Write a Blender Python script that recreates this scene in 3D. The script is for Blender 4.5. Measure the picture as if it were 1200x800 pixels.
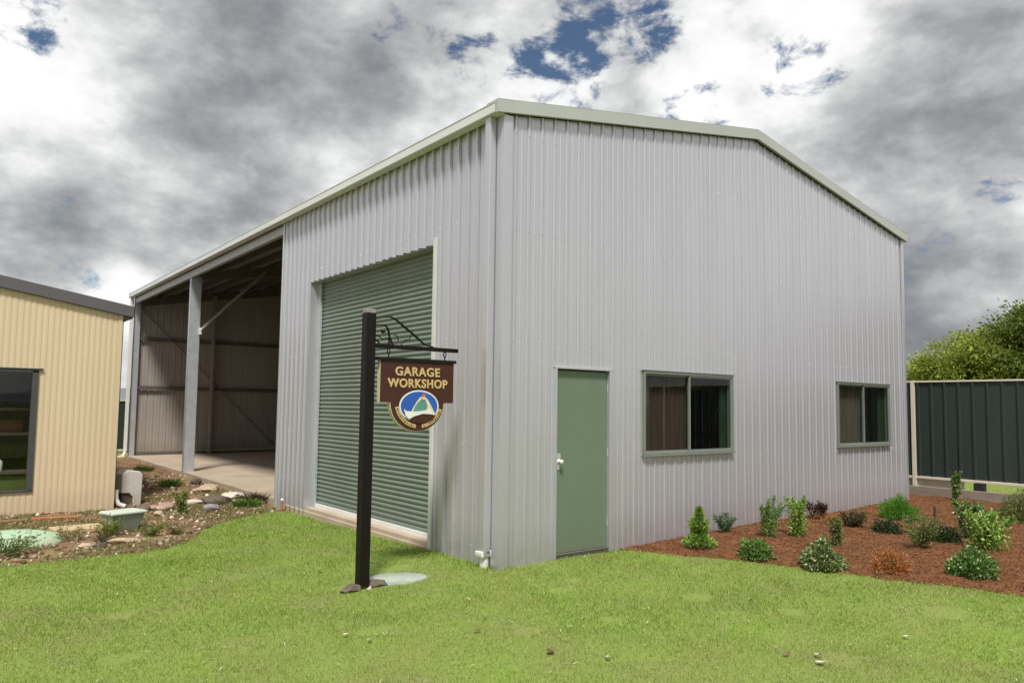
import bpy, bmesh, math, random
import numpy as np
from mathutils import Vector, Matrix

for o in list(bpy.data.objects): bpy.data.objects.remove(o)
sc = bpy.context.scene
COL = sc.collection
R = math.radians
rng = np.random.default_rng(7)
random.seed(7)

# ------------------------------------------------------------------ camera
cam_d = bpy.data.cameras.new('camera'); cam = bpy.data.objects.new('camera', cam_d); COL.objects.link(cam)
cam_d.sensor_fit = 'HORIZONTAL'; cam_d.sensor_width = 36.0
cam_d.lens = 36.0 * 867.14 / 1200.0
cam_d.shift_y = 13.8 / 1200.0
cam_d.clip_start = 0.05; cam_d.clip_end = 3000
def cam_axes(yaw, pitch, roll):
    y, p, r = R(yaw), R(pitch), R(roll)
    f = np.array([-math.sin(y) * math.cos(p), math.cos(y) * math.cos(p), math.sin(p)])
    rt = np.array([math.cos(y), math.sin(y), 0.0]); up = np.cross(rt, f)
    return rt * math.cos(r) + up * math.sin(r), -rt * math.sin(r) + up * math.cos(r), f
cr, cu, cf = cam_axes(-38.066, 4.091, 0.756)
CAM = np.array([-4.739, -6.226, 1.631])
cam.matrix_world = Matrix(((cr[0], cu[0], -cf[0], CAM[0]), (cr[1], cu[1], -cf[1], CAM[1]),
                           (cr[2], cu[2], -cf[2], CAM[2]), (0, 0, 0, 1)))
sc.camera = cam

# ------------------------------------------------------------------ light
SUN_EL, SUN_AZ = 58.0, 218.0      # azimuth measured clockwise from +y (where the sun stands)
sd = bpy.data.lights.new('sun', 'SUN'); sd.energy = 2.9; sd.angle = R(10.0); sd.color = (1.0, 0.965, 0.91)
sun = bpy.data.objects.new('sun', sd); COL.objects.link(sun)
az, el = R(SUN_AZ), R(SUN_EL)
sdir = Vector((math.sin(az) * math.cos(el), math.cos(az) * math.cos(el), math.sin(el)))
sun.rotation_euler = (-sdir).to_track_quat('-Z', 'Y').to_euler()
sun.location = (0, 0, 30)

sc.view_settings.view_transform = 'Standard'; sc.view_settings.look = 'None'
sc.view_settings.gamma = 1.0; sc.view_settings.use_curve_mapping = False
sc.view_settings.exposure = 0.66

world = bpy.data.worlds.new('World'); sc.world = world; world.use_nodes = True
def build_world():
    nt = world.node_tree; nt.nodes.clear(); N = nt.nodes.new; L = nt.links.new
    def m(op, a, b=None, c=None, clamp=False):
        n = N('ShaderNodeMath'); n.operation = op; n.use_clamp = clamp
        for i, v in enumerate((a, b, c)):
            if v is None: continue
            if isinstance(v, (int, float)): n.inputs[i].default_value = v
            else: L(v, n.inputs[i])
        return n.outputs[0]
    tc = N('ShaderNodeTexCoord'); gen = tc.outputs['Generated']
    nrm = N('ShaderNodeVectorMath'); nrm.operation = 'NORMALIZE'; L(gen, nrm.inputs[0]); D = nrm.outputs[0]
    sep = N('ShaderNodeSeparateXYZ'); L(D, sep.inputs[0])
    z = m('ADD', m('MAXIMUM', sep.outputs[2], 0.0), 0.16)
    comb = N('ShaderNodeCombineXYZ'); L(m('DIVIDE', sep.outputs[0], z), comb.inputs[0]); L(m('DIVIDE', sep.outputs[1], z), comb.inputs[1])
    P = comb.outputs[0]
    def noise(vec, scale, detail, rough, off, dist=0.0):
        mp = N('ShaderNodeMapping'); L(vec, mp.inputs[0]); mp.inputs['Location'].default_value = off
        n = N('ShaderNodeTexNoise'); L(mp.outputs[0], n.inputs['Vector']); n.inputs['Scale'].default_value = scale
        n.inputs['Detail'].default_value = detail; n.inputs['Roughness'].default_value = rough; n.inputs['Distortion'].default_value = dist
        return n.outputs[0]
    st = N('ShaderNodeVectorMath'); st.operation = 'MULTIPLY'; L(D, st.inputs[0]); st.inputs[1].default_value = (1, 1, 1.7); Q = st.outputs[0]
    puff = noise(Q, 4.6, 14, 0.56, (3.1, 1.7, 0.2), 0.0)
    big = noise(Q, 2.1, 8, 0.5, (8.3, 2.2, 5.0), 0.0)
    fine = noise(Q, 11.0, 12, 0.58, (1.0, 5.0, 2.0), 0.15)
    wisp = noise(Q, 15.0, 10, 0.62, (4.0, 7.0, 1.0), 0.3)
    def blob(d, r_in, r_out):
        v = N('ShaderNodeVectorMath'); v.operation = 'DOT_PRODUCT'; L(D, v.inputs[0]); v.inputs[1].default_value = d
        mr = N('ShaderNodeMapRange'); mr.interpolation_type = 'SMOOTHSTEP'
        L(v.outputs['Value'], mr.inputs[0])
        mr.inputs[1].default_value = math.cos(R(r_out)); mr.inputs[2].default_value = math.cos(R(r_in))
        return mr.outputs[0]
    def total(lst):
        acc = None
        for d, a, b, w in lst:
            t = m('MULTIPLY', blob(d, a, b), w)
            acc = t if acc is None else m('ADD', acc, t)
        return acc
    dark = total([((.318, .87, .377), 1, 12, .16), ((.456, .799, .392), 1, 7, .12), ((.258, .877, .405), 1, 8, .08),
                  ((.063, .972, .224), 1, 7, .20), ((.159, .973, .17), 1, 7, .17), ((.10, .975, .19), 1, 8, .08), ((.874, .363, .323), 2, 13, .14),
                  ((.872, .299, .389), 1, 9, .08), ((.89, .444, .105), 1, 9, .10), ((.268, .927, .263), 1, 9, .10), ((.923, .37, .102), 1, 9, .20)])
    bright = total([((.13, .945, .30), 1, 8, .12), ((.56, .722, .406), 1, 9, .13), ((.659, .61, .44), 1, 9, .12), ((.729, .511, .456), 1, 10, .13),
                    ((.767, .514, .384), 1, 9, .15), ((.386, .805, .45), 1, 6, .10), ((.215, .868, .448), 1, 6, .09), ((.515, .789, .337), 1, 6, .10),
                    ((.936, .302, .184), 1, 7, .08), ((.171, .978, .116), 1, 4, .30), ((.05, .93, .36), 1, 8, .08)])
    blue = total([((.603, .681, .416), .3, 4.4, .29), ((.590, .672, .447), .2, 3.0, .08), ((.511, .729, .455), .3, 5.5, .22), ((.635, .602, .485), .3, 6.0, .25),
                  ((.795, .457, .399), .2, 4.0, .28), ((.731, .573, .371), .2, 3.6, .25), ((.072, .926, .37), .2, 5.0, .06),
                  ((.921, .29, .26), .2, 3.0, .20), ((.118, .984, .132), .3, 4.0, .24), ((.053, .911, .41), .3, 3.5, .20),
                  ((.91, .372, .181), .3, 4.0, .20), ((.406, .778, .479), .3, 3.5, .21), ((-.6, -.3, .74), 5, 25, .3), ((-.3, .8, .52), 5, 20, .15)])
    # brightness of the cloud: noise around 0.5 each, contrast stretched
    c0 = lambda v, k: m('MULTIPLY', m('SUBTRACT', v, 0.5), k)
    b0 = m('ADD', m('ADD', c0(big, 0.8), c0(puff, 1.15)), m('ADD', c0(fine, 0.70), c0(wisp, 0.35)))
    b0 = m('ADD', m('ADD', b0, 0.61), m('SUBTRACT', bright, dark))
    ramp = N('ShaderNodeValToRGB'); L(b0, ramp.inputs[0])
    e = ramp.color_ramp.elements
    e[0].position = 0.0; e[0].color = (.130, .138, .152, 1)
    e[1].position = 0.95; e[1].color = (.70, .70, .695, 1)
    for p, c in ((.18, (.175, .183, .194)), (.34, (.245, .252, .262)), (.50, (.350, .357, .362)), (.64, (.475, .48, .482)), (.78, (.615, .618, .618))):
        q = e.new(p); q.color = (*c, 1)
    # coverage
    cov = m('ADD', c0(wisp, 0.9), m('ADD', c0(fine, 0.5), c0(puff, 0.35)))
    cov = m('SUBTRACT', m('ADD', cov, 0.565), blue)
    mr = N('ShaderNodeMapRange'); mr.interpolation_type = 'SMOOTHSTEP'; L(cov, mr.inputs[0]); mr.inputs[1].default_value = 0.20; mr.inputs[2].default_value = 0.36
    sky = N('ShaderNodeTexSky'); sky.sky_type = 'NISHITA'; sky.sun_disc = False
    sky.sun_elevation = R(SUN_EL); sky.sun_rotation = R(SUN_AZ); sky.air_density = 1.0; sky.dust_density = 0.4; sky.ozone_density = 3.0
    bg1 = N('ShaderNodeBackground'); L(sky.outputs[0], bg1.inputs[0]); bg1.inputs[1].default_value = 0.05
    bg2 = N('ShaderNodeBackground'); L(ramp.outputs[0], bg2.inputs[0]); bg2.inputs[1].default_value = 0.95
    mx = N('ShaderNodeMixShader'); L(mr.outputs[0], mx.inputs[0]); L(bg1.outputs[0], mx.inputs[1]); L(bg2.outputs[0], mx.inputs[2])
    out = N('ShaderNodeOutputWorld'); L(mx.outputs[0], out.inputs[0])
build_world()

# ------------------------------------------------------------------ tagging
def tag(o, label=None, cat=None, group=None, kind=None):
    if label: o['label'] = label
    if cat: o['category'] = cat
    if group: o['group'] = group
    if kind: o['kind'] = kind
    return o
def thing(name, label, cat, loc=(0, 0, 0), rz=0, group=None):
    o = bpy.data.objects.new(name, None); COL.objects.link(o); o.empty_display_size = .1
    o.location = loc; o.rotation_euler = (0, 0, rz)
    return tag(o, label, cat, group)

# ------------------------------------------------------------------ materials
def mat(name, c, rough=.6, metal=0.0, var=.12, vscale=3.0, spec=.5, bump=0.0, bscale=60.0, stretch=(1, 1, 1), c2=None, fine=0.0, fscale=150, coat=0.0, dirt=0.0, dirt_col=(.16, .11, .06), dirt_z=(-.1, .5)):
    M = bpy.data.materials.new(name); M.use_nodes = True; nt = M.node_tree; N = nt.nodes.new; L = nt.links.new
    b = nt.nodes['Principled BSDF']; b.inputs['Roughness'].default_value = rough; b.inputs['Metallic'].default_value = metal
    b.inputs['Specular IOR Level'].default_value = spec; b.inputs['Coat Weight'].default_value = coat
    g = N('ShaderNodeNewGeometry'); mp = N('ShaderNodeMapping'); L(g.outputs['Position'], mp.inputs[0]); mp.inputs['Scale'].default_value = stretch
    n = N('ShaderNodeTexNoise'); L(mp.outputs[0], n.inputs['Vector']); n.inputs['Scale'].default_value = vscale; n.inputs['Detail'].default_value = 8; n.inputs['Roughness'].default_value = .6
    mr = N('ShaderNodeMapRange'); L(n.outputs[0], mr.inputs[0]); mr.inputs[1].default_value = .3; mr.inputs[2].default_value = .7
    mx = N('ShaderNodeMix'); mx.data_type = 'RGBA'; L(mr.outputs[0], mx.inputs[0])
    c2 = c2 or tuple(x * (1 - var) for x in c)
    c1 = tuple(min(1, x * (1 + var * .6)) for x in c)
    mx.inputs[6].default_value = (*c1, 1); mx.inputs[7].default_value = (*c2, 1)
    col = mx.outputs[2]
    if fine > 0:
        n2 = N('ShaderNodeTexNoise'); L(g.outputs['Position'], n2.inputs['Vector']); n2.inputs['Scale'].default_value = fscale; n2.inputs['Detail'].default_value = 4
        m2 = N('ShaderNodeMapRange'); L(n2.outputs[0], m2.inputs[0]); m2.inputs[1].default_value = .35; m2.inputs[2].default_value = .65; m2.inputs[3].default_value = 1 - fine; m2.inputs[4].default_value = 1 + fine
        vm = N('ShaderNodeVectorMath'); vm.operation = 'SCALE'; L(col, vm.inputs[0]); L(m2.outputs[0], vm.inputs['Scale']); col = vm.outputs[0]
    if dirt > 0:      # splashed soil: patchy stain low on the wall
        sp = N('ShaderNodeSeparateXYZ'); L(g.outputs['Position'], sp.inputs[0])
        md = N('ShaderNodeMapRange'); L(sp.outputs[2], md.inputs[0]); md.inputs[1].default_value = dirt_z[1]; md.inputs[2].default_value = dirt_z[0]
        nd = N('ShaderNodeTexNoise'); L(g.outputs['Position'], nd.inputs['Vector']); nd.inputs['Scale'].default_value = 7; nd.inputs['Detail'].default_value = 9; nd.inputs['Roughness'].default_value = .7
        mm = N('ShaderNodeMath'); mm.operation = 'MULTIPLY'; L(md.outputs[0], mm.inputs[0]); L(nd.outputs[0], mm.inputs[1])
        m3 = N('ShaderNodeMath'); m3.operation = 'MULTIPLY'; L(mm.outputs[0], m3.inputs[0]); m3.inputs[1].default_value = dirt * 1.6; m3.use_clamp = True
        mxd = N('ShaderNodeMix'); mxd.data_type = 'RGBA'; L(m3.outputs[0], mxd.inputs[0]); L(col, mxd.inputs[6]); mxd.inputs[7].default_value = (*dirt_col, 1); col = mxd.outputs[2]
    L(col, b.inputs['Base Color'])
    r2 = N('ShaderNodeMapRange'); L(n.outputs[0], r2.inputs[0]); r2.inputs[3].default_value = max(.02, rough - .07); r2.inputs[4].default_value = min(1, rough + .09); L(r2.outputs[0], b.inputs['Roughness'])
    if bump > 0:
        nb = N('ShaderNodeTexNoise'); L(mp.outputs[0], nb.inputs['Vector']); nb.inputs['Scale'].default_value = bscale; nb.inputs['Detail'].default_value = 6
        bp = N('ShaderNodeBump'); bp.inputs['Strength'].default_value = bump; bp.inputs['Distance'].default_value = .02; L(nb.outputs[0], bp.inputs['Height']); L(bp.outputs[0], b.inputs['Normal'])
    return M
def leafmat(name, cols, transl=.35, rough=.5, patch=None, pscale=1.0, spec=.3, vary=0.0):
    M = bpy.data.materials.new(name); M.use_nodes = True; nt = M.node_tree; N = nt.nodes.new; L = nt.links.new
    b = nt.nodes['Principled BSDF']; b.inputs['Roughness'].default_value = rough; b.inputs['Specular IOR Level'].default_value = spec
    g = N('ShaderNodeNewGeometry'); rp = N('ShaderNodeValToRGB'); L(g.outputs['Random Per Island'], rp.inputs[0])
    e = rp.color_ramp.elements
    e[0].position = cols[0][0]; e[0].color = (*cols[0][1], 1); e[1].position = cols[-1][0]; e[1].color = (*cols[-1][1], 1)
    for p, c in cols[1:-1]: q = e.new(p); q.color = (*c, 1)
    col = rp.outputs[0]
    if patch:
        n = N('ShaderNodeTexNoise'); L(g.outputs['Position'], n.inputs['Vector']); n.inputs['Scale'].default_value = pscale; n.inputs['Detail'].default_value = 6; n.inputs['Roughness'].default_value = .65
        mr = N('ShaderNodeMapRange'); L(n.outputs[0], mr.inputs[0]); mr.inputs[1].default_value = .38; mr.inputs[2].default_value = .68
        mx = N('ShaderNodeMix'); mx.data_type = 'RGBA'; mx.blend_type = 'MULTIPLY'; mx.inputs[0].default_value = 1; L(col, mx.inputs[6])
        m2 = N('ShaderNodeMix'); m2.data_type = 'RGBA'; L(mr.outputs[0], m2.inputs[0]); m2.inputs[6].default_value = (1, 1, 1, 1); m2.inputs[7].default_value = (*patch, 1)
        L(m2.outputs[2], mx.inputs[7]); col = mx.outputs[2]
    if vary:
        n = N('ShaderNodeTexNoise'); L(g.outputs['Position'], n.inputs['Vector']); n.inputs['Scale'].default_value = .75; n.inputs['Detail'].default_value = 9; n.inputs['Roughness'].default_value = .7
        mr = N('ShaderNodeMapRange'); L(n.outputs[0], mr.inputs[0]); mr.inputs[1].default_value = .36; mr.inputs[2].default_value = .64; mr.inputs[3].default_value = 1 - vary; mr.inputs[4].default_value = 1 + vary * .45
        sv = N('ShaderNodeVectorMath'); sv.operation = 'SCALE'; L(col, sv.inputs[0]); L(mr.outputs[0], sv.inputs['Scale']); col = sv.outputs[0]
    L(col, b.inputs['Base Color'])
    t = N('ShaderNodeBsdfTranslucent'); L(col, t.inputs[0])
    ms = N('ShaderNodeMixShader'); ms.inputs[0].default_value = transl; L(b.outputs[0], ms.inputs[1]); L(t.outputs[0], ms.inputs[2])
    L(ms.outputs[0], nt.nodes['Material Output'].inputs[0])
    return M
def glassmat(name, tint=(.8, .85, .82)):
    M = bpy.data.materials.new(name); M.use_nodes = True; nt = M.node_tree; N = nt.nodes.new; L = nt.links.new
    nt.nodes.remove(nt.nodes['Principled BSDF'])
    tr = N('ShaderNodeBsdfTransparent'); tr.inputs[0].default_value = (*tint, 1)
    gl = N('ShaderNodeBsdfGlossy'); gl.inputs['Roughness'].default_value = .02; gl.inputs[0].default_value = (.9, .9, .9, 1)
    lf = N('ShaderNodeLayerWeight'); lf.inputs[0].default_value = .5
    pw = N('ShaderNodeMath'); pw.operation = 'POWER'; L(lf.outputs['Facing'], pw.inputs[0]); pw.inputs[1].default_value = 4.0
    lw = N('ShaderNodeMath'); lw.operation = 'MULTIPLY_ADD'; L(pw.outputs[0], lw.inputs[0]); lw.inputs[1].default_value = .45; lw.inputs[2].default_value = .025
    mx = N('ShaderNodeMixShader'); L(lw.outputs[0], mx.inputs[0]); L(tr.outputs[0], mx.inputs[1]); L(gl.outputs[0], mx.inputs[2])
    L(mx.outputs[0], nt.nodes['Material Output'].inputs[0])
    return M

M = {}
M['clad'] = mat('zinc_grey_sheet', (.58, .575, .62), .36, .58, .04, 1.2, stretch=(2.0, 2.0, .25), fine=.012, fscale=25, dirt=.32, dirt_z=(-.1, .40), bump=.22, bscale=1.1)
M['clad_side'] = M['clad']
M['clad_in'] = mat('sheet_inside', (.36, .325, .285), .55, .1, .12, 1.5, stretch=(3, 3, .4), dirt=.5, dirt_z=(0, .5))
M['trim'] = mat('galvanised_trim', (.56, .57, .56), .35, .35, .08, 2.0, fine=.03, fscale=40)
M['roofmetal'] = mat('roof_sheet', (.24, .23, .215), .5, .1, .12, 2)  # colour darkened so the roof underside looks shaded
M['gutter'] = mat('pale_green_gutter', (.68, .70, .69), .4, 0, .06, 1.5)
M['barge'] = mat('pale_green_capping', (.41, .435, .41), .5, 0, .06, 1.5)
M['steel_dark'] = mat('shade_darkened_steel', (.14, .125, .11), .6, .3, .14, 6)  # steel darkened in its colour to stand for shade under the roof
M['steel'] = mat('galvanised_steel', (.50, .52, .55), .42, .35, .14, 6, fine=.05, fscale=60)
M['purlin'] = mat('galvanised_purlin', (.40, .40, .38), .45, .4, .12, 6)
M['green'] = mat('sage_green_door', (.135, .19, .13), .5, 0, .05, 1.5, fine=.02, fscale=20, dirt=.3, dirt_z=(0, .3))
M['roller'] = mat('roller_green', (.18, .225, .19), .38, .1, .10, 1.2, stretch=(1, 1, .4), fine=.03, fscale=15)
M['guide'] = mat('pale_guide', (.62, .64, .61), .4, .15, .05)
M['white'] = mat('white_paint', (.74, .74, .70), .45, 0, .08, 5)
M['frame'] = mat('window_frame_green', (.20, .225, .195), .4, .1, .08, 5)
M['black'] = mat('dark_gap', (.015, .015, .014), .7)
M['concrete'] = mat('concrete', (.43, .35, .265), .85, 0, .16, 1.1, fine=.08, fscale=90, bump=.15, bscale=90, c2=(.35, .275, .20))
M['cream'] = mat('cream_sheet', (.63, .51, .335), .5, 0, .05, 1.0, stretch=(2, 2, .3), dirt=.3, dirt_z=(-.2, .25))
M['grape'] = mat('grey_purple_trim', (.115, .105, .115), .45, .05, .08, 2)
M['winframe_dark'] = mat('dark_frame', (.075, .075, .078), .4, .2, .1, 5)
M['brown'] = mat('dark_brown_paint', (.008, .005, .004), .5, 0, .25, 8, stretch=(3, 3, .4), fine=.08, fscale=70, bump=.08, bscale=40, spec=.25)
M['signbrown'] = mat('sign_brown', (.062, .022, .015), .5, 0, .15, 6, fine=.05, fscale=60, spec=.3)
M['gold'] = mat('gold_paint', (.62, .45, .20), .45, .1, .15, 20)
M['creamedge'] = mat('cream_edge', (.66, .58, .40), .5, 0, .1, 10)
M['blue'] = mat('emblem_blue', (.02, .10, .42), .4, 0, .08, 20)
M['emgreen'] = mat('emblem_green', (.10, .28, .24), .45, 0, .25, 40)
M['red'] = mat('emblem_red', (.45, .13, .06), .5, 0, .1, 20)
M['iron'] = mat('black_iron', (.012, .012, .011), .45, .5, .2, 20)
M['glass'] = glassmat('window_glass', (.93, .95, .93))
M['curtain'] = mat('brown_curtain', (.045, .024, .015), .9, 0, .3, 6, stretch=(4, 4, .3))
M['fgreen'] = mat('dark_green_fence', (.027, .041, .036), .5, .05, .15, 1.5, stretch=(2, 2, .3), fine=.04, fscale=30)
M['fcream'] = mat('cream_fence_rail', (.68, .62, .50), .5, 0, .08, 4)
M['timber'] = mat('grey_sleeper', (.26, .215, .175), .85, 0, .22, 4, stretch=(6, .6, 6), bump=.25, bscale=30, fine=.1, fscale=80)
M['mulch'] = mat('mulch_soil', (.165, .075, .034), .95, 0, .35, 5, fine=.35, fscale=70, bump=.9, bscale=55, spec=.1)
M['chip'] = leafmat('mulch_chip', [(0, (.085, .036, .017)), (.35, (.155, .068, .030)), (.75, (.205, .095, .044)), (1, (.30, .165, .09))], 0, .9, spec=.1)
M['dirt'] = mat('bare_soil', (.235, .150, .085), .95, 0, .3, 2.2, fine=.30, fscale=60, bump=.8, bscale=40, c2=(.15, .095, .055), spec=.1)
M['lawn'] = mat('lawn_thatch', (.165, .24, .045), .95, 0, .25, 1.2, fine=.30, fscale=120, bump=.6, bscale=80, c2=(.21, .22, .08), spec=.1)
M['ground'] = mat('paddock_grass', (.10, .12, .04), .95, 0, .3, .05, fine=.2, fscale=3, spec=.1)
M['blade'] = leafmat('grass_blade', [(0, (.110, .205, .020)), (.35, (.185, .325, .034)), (.74, (.245, .405, .050)), (.92, (.33, .44, .09)), (1, (.60, .56, .32))], .40, .55, patch=(1.22, 1.02, 1.1), pscale=2.1, vary=.20)
M['pitgreen'] = mat('grey_green_plastic', (.25, .31, .26), .5, 0, .08, 6, fine=.04, fscale=40, dirt=.7, dirt_z=(-.22, 0))
M['pitlid'] = mat('pale_pit_lid', (.52, .57, .48), .5, 0, .08, 8, fine=.05, fscale=50)
M['mint'] = mat('mint_lid', (.33, .50, .33), .6, 0, .15, 6, c2=(.42, .50, .34), fine=.08, fscale=50, dirt=.5, dirt_z=(-.22, -.08))
M['tan'] = mat('tan_board', (.50, .38, .21), .85, 0, .2, 7, fine=.12, fscale=60)
M['plank'] = mat('orange_brown_plank', (.40, .16, .07), .85, 0, .25, 8, bump=.2, bscale=50)
M['greyplastic'] = mat('grey_white_plastic', (.62, .60, .55), .55, 0, .1, 6, fine=.05, fscale=40, dirt=.5, dirt_z=(-.2, .1))
M['pvc'] = mat('white_pvc', (.72, .71, .66), .4, 0, .08, 12, dirt=.4, dirt_z=(-.1, .05))
M['disc'] = mat('grey_green_disc', (.33, .37, .32), .75, 0, .15, 12, fine=.12, fscale=70)
M['bark'] = mat('bark', (.10, .075, .05), .9, 0, .3, 10, bump=.4, bscale=30)
M['stem'] = mat('green_stem', (.12, .11, .05), .8, 0, .3, 20)
M['stakebrown'] = mat('stake_brown', (.06, .028, .018), .85, 0, .2, 20)
M['rock_dark'] = mat('dark_rock', (.12, .095, .07), .9, 0, .35, 9, bump=.5, bscale=25, fine=.15, fscale=60)
M['rock_pale'] = mat('pale_rock', (.60, .54, .46), .85, 0, .2, 9, bump=.4, bscale=25, fine=.1, fscale=60)
M['rock_pink'] = mat('pinkish_rock', (.36, .25, .19), .9, 0, .35, 9, bump=.5, bscale=25, fine=.15, fscale=60)
M['rock_grey'] = mat('grey_rock', (.27, .25, .235), .9, 0, .3, 9, bump=.5, bscale=25, fine=.15, fscale=60)
M['rock_tan'] = mat('tan_rock', (.48, .37, .25), .9, 0, .3, 9, bump=.5, bscale=25, fine=.15, fscale=60)
M['shelf'] = mat('dark_shelf', (.10, .075, .05), .8, 0, .2, 6)
M['hill'] = mat('distant_hill', (.15, .17, .18), .95, 0, .2, .02)

# ------------------------------------------------------------------ mesh helpers
def link(name, me, m, parent=None):
    me.materials.append(m)
    o = bpy.data.objects.new(name, me); COL.objects.link(o)
    if parent is not None: o.parent = parent
    return o
def mesh_np(name, V, F, m, parent=None, smooth=False):
    """V (n,3); F (k,4) or (k,3) int"""
    V = np.asarray(V, np.float32); F = np.asarray(F, np.int32)
    me = bpy.data.meshes.new(name); n, k = F.shape
    me.vertices.add(len(V)); me.vertices.foreach_set('co', V.ravel())
    me.loops.add(n * k); me.loops.foreach_set('vertex_index', F.ravel())
    me.polygons.add(n); me.polygons.foreach_set('loop_start', np.arange(0, n * k, k, dtype=np.int32))
    try: me.polygons.foreach_set('loop_total', np.full(n, k, np.int32))
    except Exception: pass
    if smooth: me.polygons.foreach_set('use_smooth', np.ones(n, bool))
    me.update(calc_edges=True); me.validate()
    return link(name, me, m, parent)
class MB:
    def __init__(s): s.v = []; s.f = []; s.sm = []
    def add(s, vs, fs, smooth=False):
        b = len(s.v); s.v += [tuple(map(float, p)) for p in vs]; s.f += [tuple(b + i for i in f) for f in fs]; s.sm += [smooth] * len(fs)
    def box(s, x0, x1, y0, y1, z0, z1):
        x0, x1 = sorted((x0, x1)); y0, y1 = sorted((y0, y1)); z0, z1 = sorted((z0, z1))
        s.add([(x0, y0, z0), (x1, y0, z0), (x1, y1, z0), (x0, y1, z0), (x0, y0, z1), (x1, y0, z1), (x1, y1, z1), (x0, y1, z1)],
              [(0, 3, 2, 1), (4, 5, 6, 7), (0, 1, 5, 4), (1, 2, 6, 5), (2, 3, 7, 6), (3, 0, 4, 7)]); return s
    def bar(s, a, b, w, h, up=(0, 0, 1)):
        a, b = Vector(a), Vector(b); d = (b - a).normalized(); u = Vector(up)
        if abs(d.dot(u)) > .98: u = Vector((1, 0, 0))
        sx = d.cross(u).normalized() * (w / 2); sy = sx.cross(d).normalized() * (h / 2)
        vs = [p + i * sx + j * sy for p in (a, b) for i, j in ((-1, -1), (1, -1), (1, 1), (-1, 1))]
        s.add(vs, [(0, 1, 2, 3), (7, 6, 5, 4), (0, 4, 5, 1), (1, 5, 6, 2), (2, 6, 7, 3), (3, 7, 4, 0)]); return s
    def tube(s, pts, rad, n=10, cap=True):
        pts = [Vector(p) for p in pts]; rad = rad if isinstance(rad, (list, tuple)) else [rad] * len(pts)
        vs = []; prev = None
        for i, p in enumerate(pts):
            d = (pts[min(i + 1, len(pts) - 1)] - pts[max(i - 1, 0)]).normalized()
            u = prev if prev is not None else (Vector((0, 0, 1)) if abs(d.z) < .9 else Vector((1, 0, 0)))
            a = d.cross(u).normalized(); b = a.cross(d).normalized(); prev = b
            for k in range(n):
                t = 2 * math.pi * k / n; vs.append(p + (a * math.cos(t) + b * math.sin(t)) * rad[i])
        fs = [(i * n + k, i * n + (k + 1) % n, (i + 1) * n + (k + 1) % n, (i + 1) * n + k) for i in range(len(pts) - 1) for k in range(n)]
        s.add(vs, fs, True)
        if cap:
            s.add(vs[:n], [tuple(range(n))[::-1]]); s.add(vs[-n:], [tuple(range(n))])
        return s
    def lathe(s, prof, c=(0, 0, 0), n=32, smooth=True):
        vs = [(c[0] + r * math.cos(2 * math.pi * k / n), c[1] + r * math.sin(2 * math.pi * k / n), c[2] + z) for r, z in prof for k in range(n)]
        fs = [(i * n + k, i * n + (k + 1) % n, (i + 1) * n + (k + 1) % n, (i + 1) * n + k) for i in range(len(prof) - 1) for k in range(n)]
        s.add(vs, fs, smooth); return s
    def prism(s, poly, fn, t0, t1):
        """poly: 2d pts; fn(u,v,t)->xyz"""
        n = len(poly); vs = [fn(u, v, t0) for u, v in poly] + [fn(u, v, t1) for u, v in poly]
        s.add(vs, [tuple(range(n))[::-1], tuple(range(n, 2 * n))] + [(i, (i + 1) % n, n + (i + 1) % n, n + i) for i in range(n)]); return s
    def build(s, name, m, parent=None, bevel=0.0, seg=2):
        me = bpy.data.meshes.new(name); me.from_pydata(s.v, [], s.f)
        for p, q in zip(me.polygons, s.sm): p.use_smooth = q
        bm = bmesh.new(); bm.from_mesh(me); bmesh.ops.recalc_face_normals(bm, faces=bm.faces); bm.to_mesh(me); bm.free()
        o = link(name, me, m, parent)
        if bevel > 0:
            md = o.modifiers.new('bevel', 'BEVEL'); md.width = bevel; md.segments = seg; md.limit_method = 'ANGLE'; md.angle_limit = R(40)
        return o

def rib_profile(u0, u1, pitch, rw, tw, h, phase=0.0, pan=True, groove=0.0):
    """list of (u, offset) break points of a ribbed sheet"""
    pts = [(u0, 0.0)]
    k = math.floor((u0 - phase) / pitch) - 1
    while True:
        c = phase + k * pitch
        if c - rw / 2 > u1: break
        seq = [(c - rw / 2, 0), (c - tw / 2, h), (c + tw / 2, h), (c + rw / 2, 0)]
        if groove: seq = [(c - rw / 2 - .009, 0), (c - rw / 2 - .006, -groove), (c - rw / 2 - .001, -groove)] + seq[:0] + [(c - rw / 2, 0), (c - tw / 2, h), (c + tw / 2, h), (c + rw / 2, 0)] + [(c + rw / 2 + .001, -groove), (c + rw / 2 + .006, -groove), (c + rw / 2 + .009, 0)]
        if pan:
            q = pitch / 2; seq += [(c + q - .014, 0), (c + q - .009, .0035), (c + q + .009, .0035), (c + q + .014, 0)]
        for u, o in seq:
            if u0 + 1e-4 < u < u1 - 1e-4: pts.append((u, o))
        k += 1
    pts.append((u1, 0.0)); return pts
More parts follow.
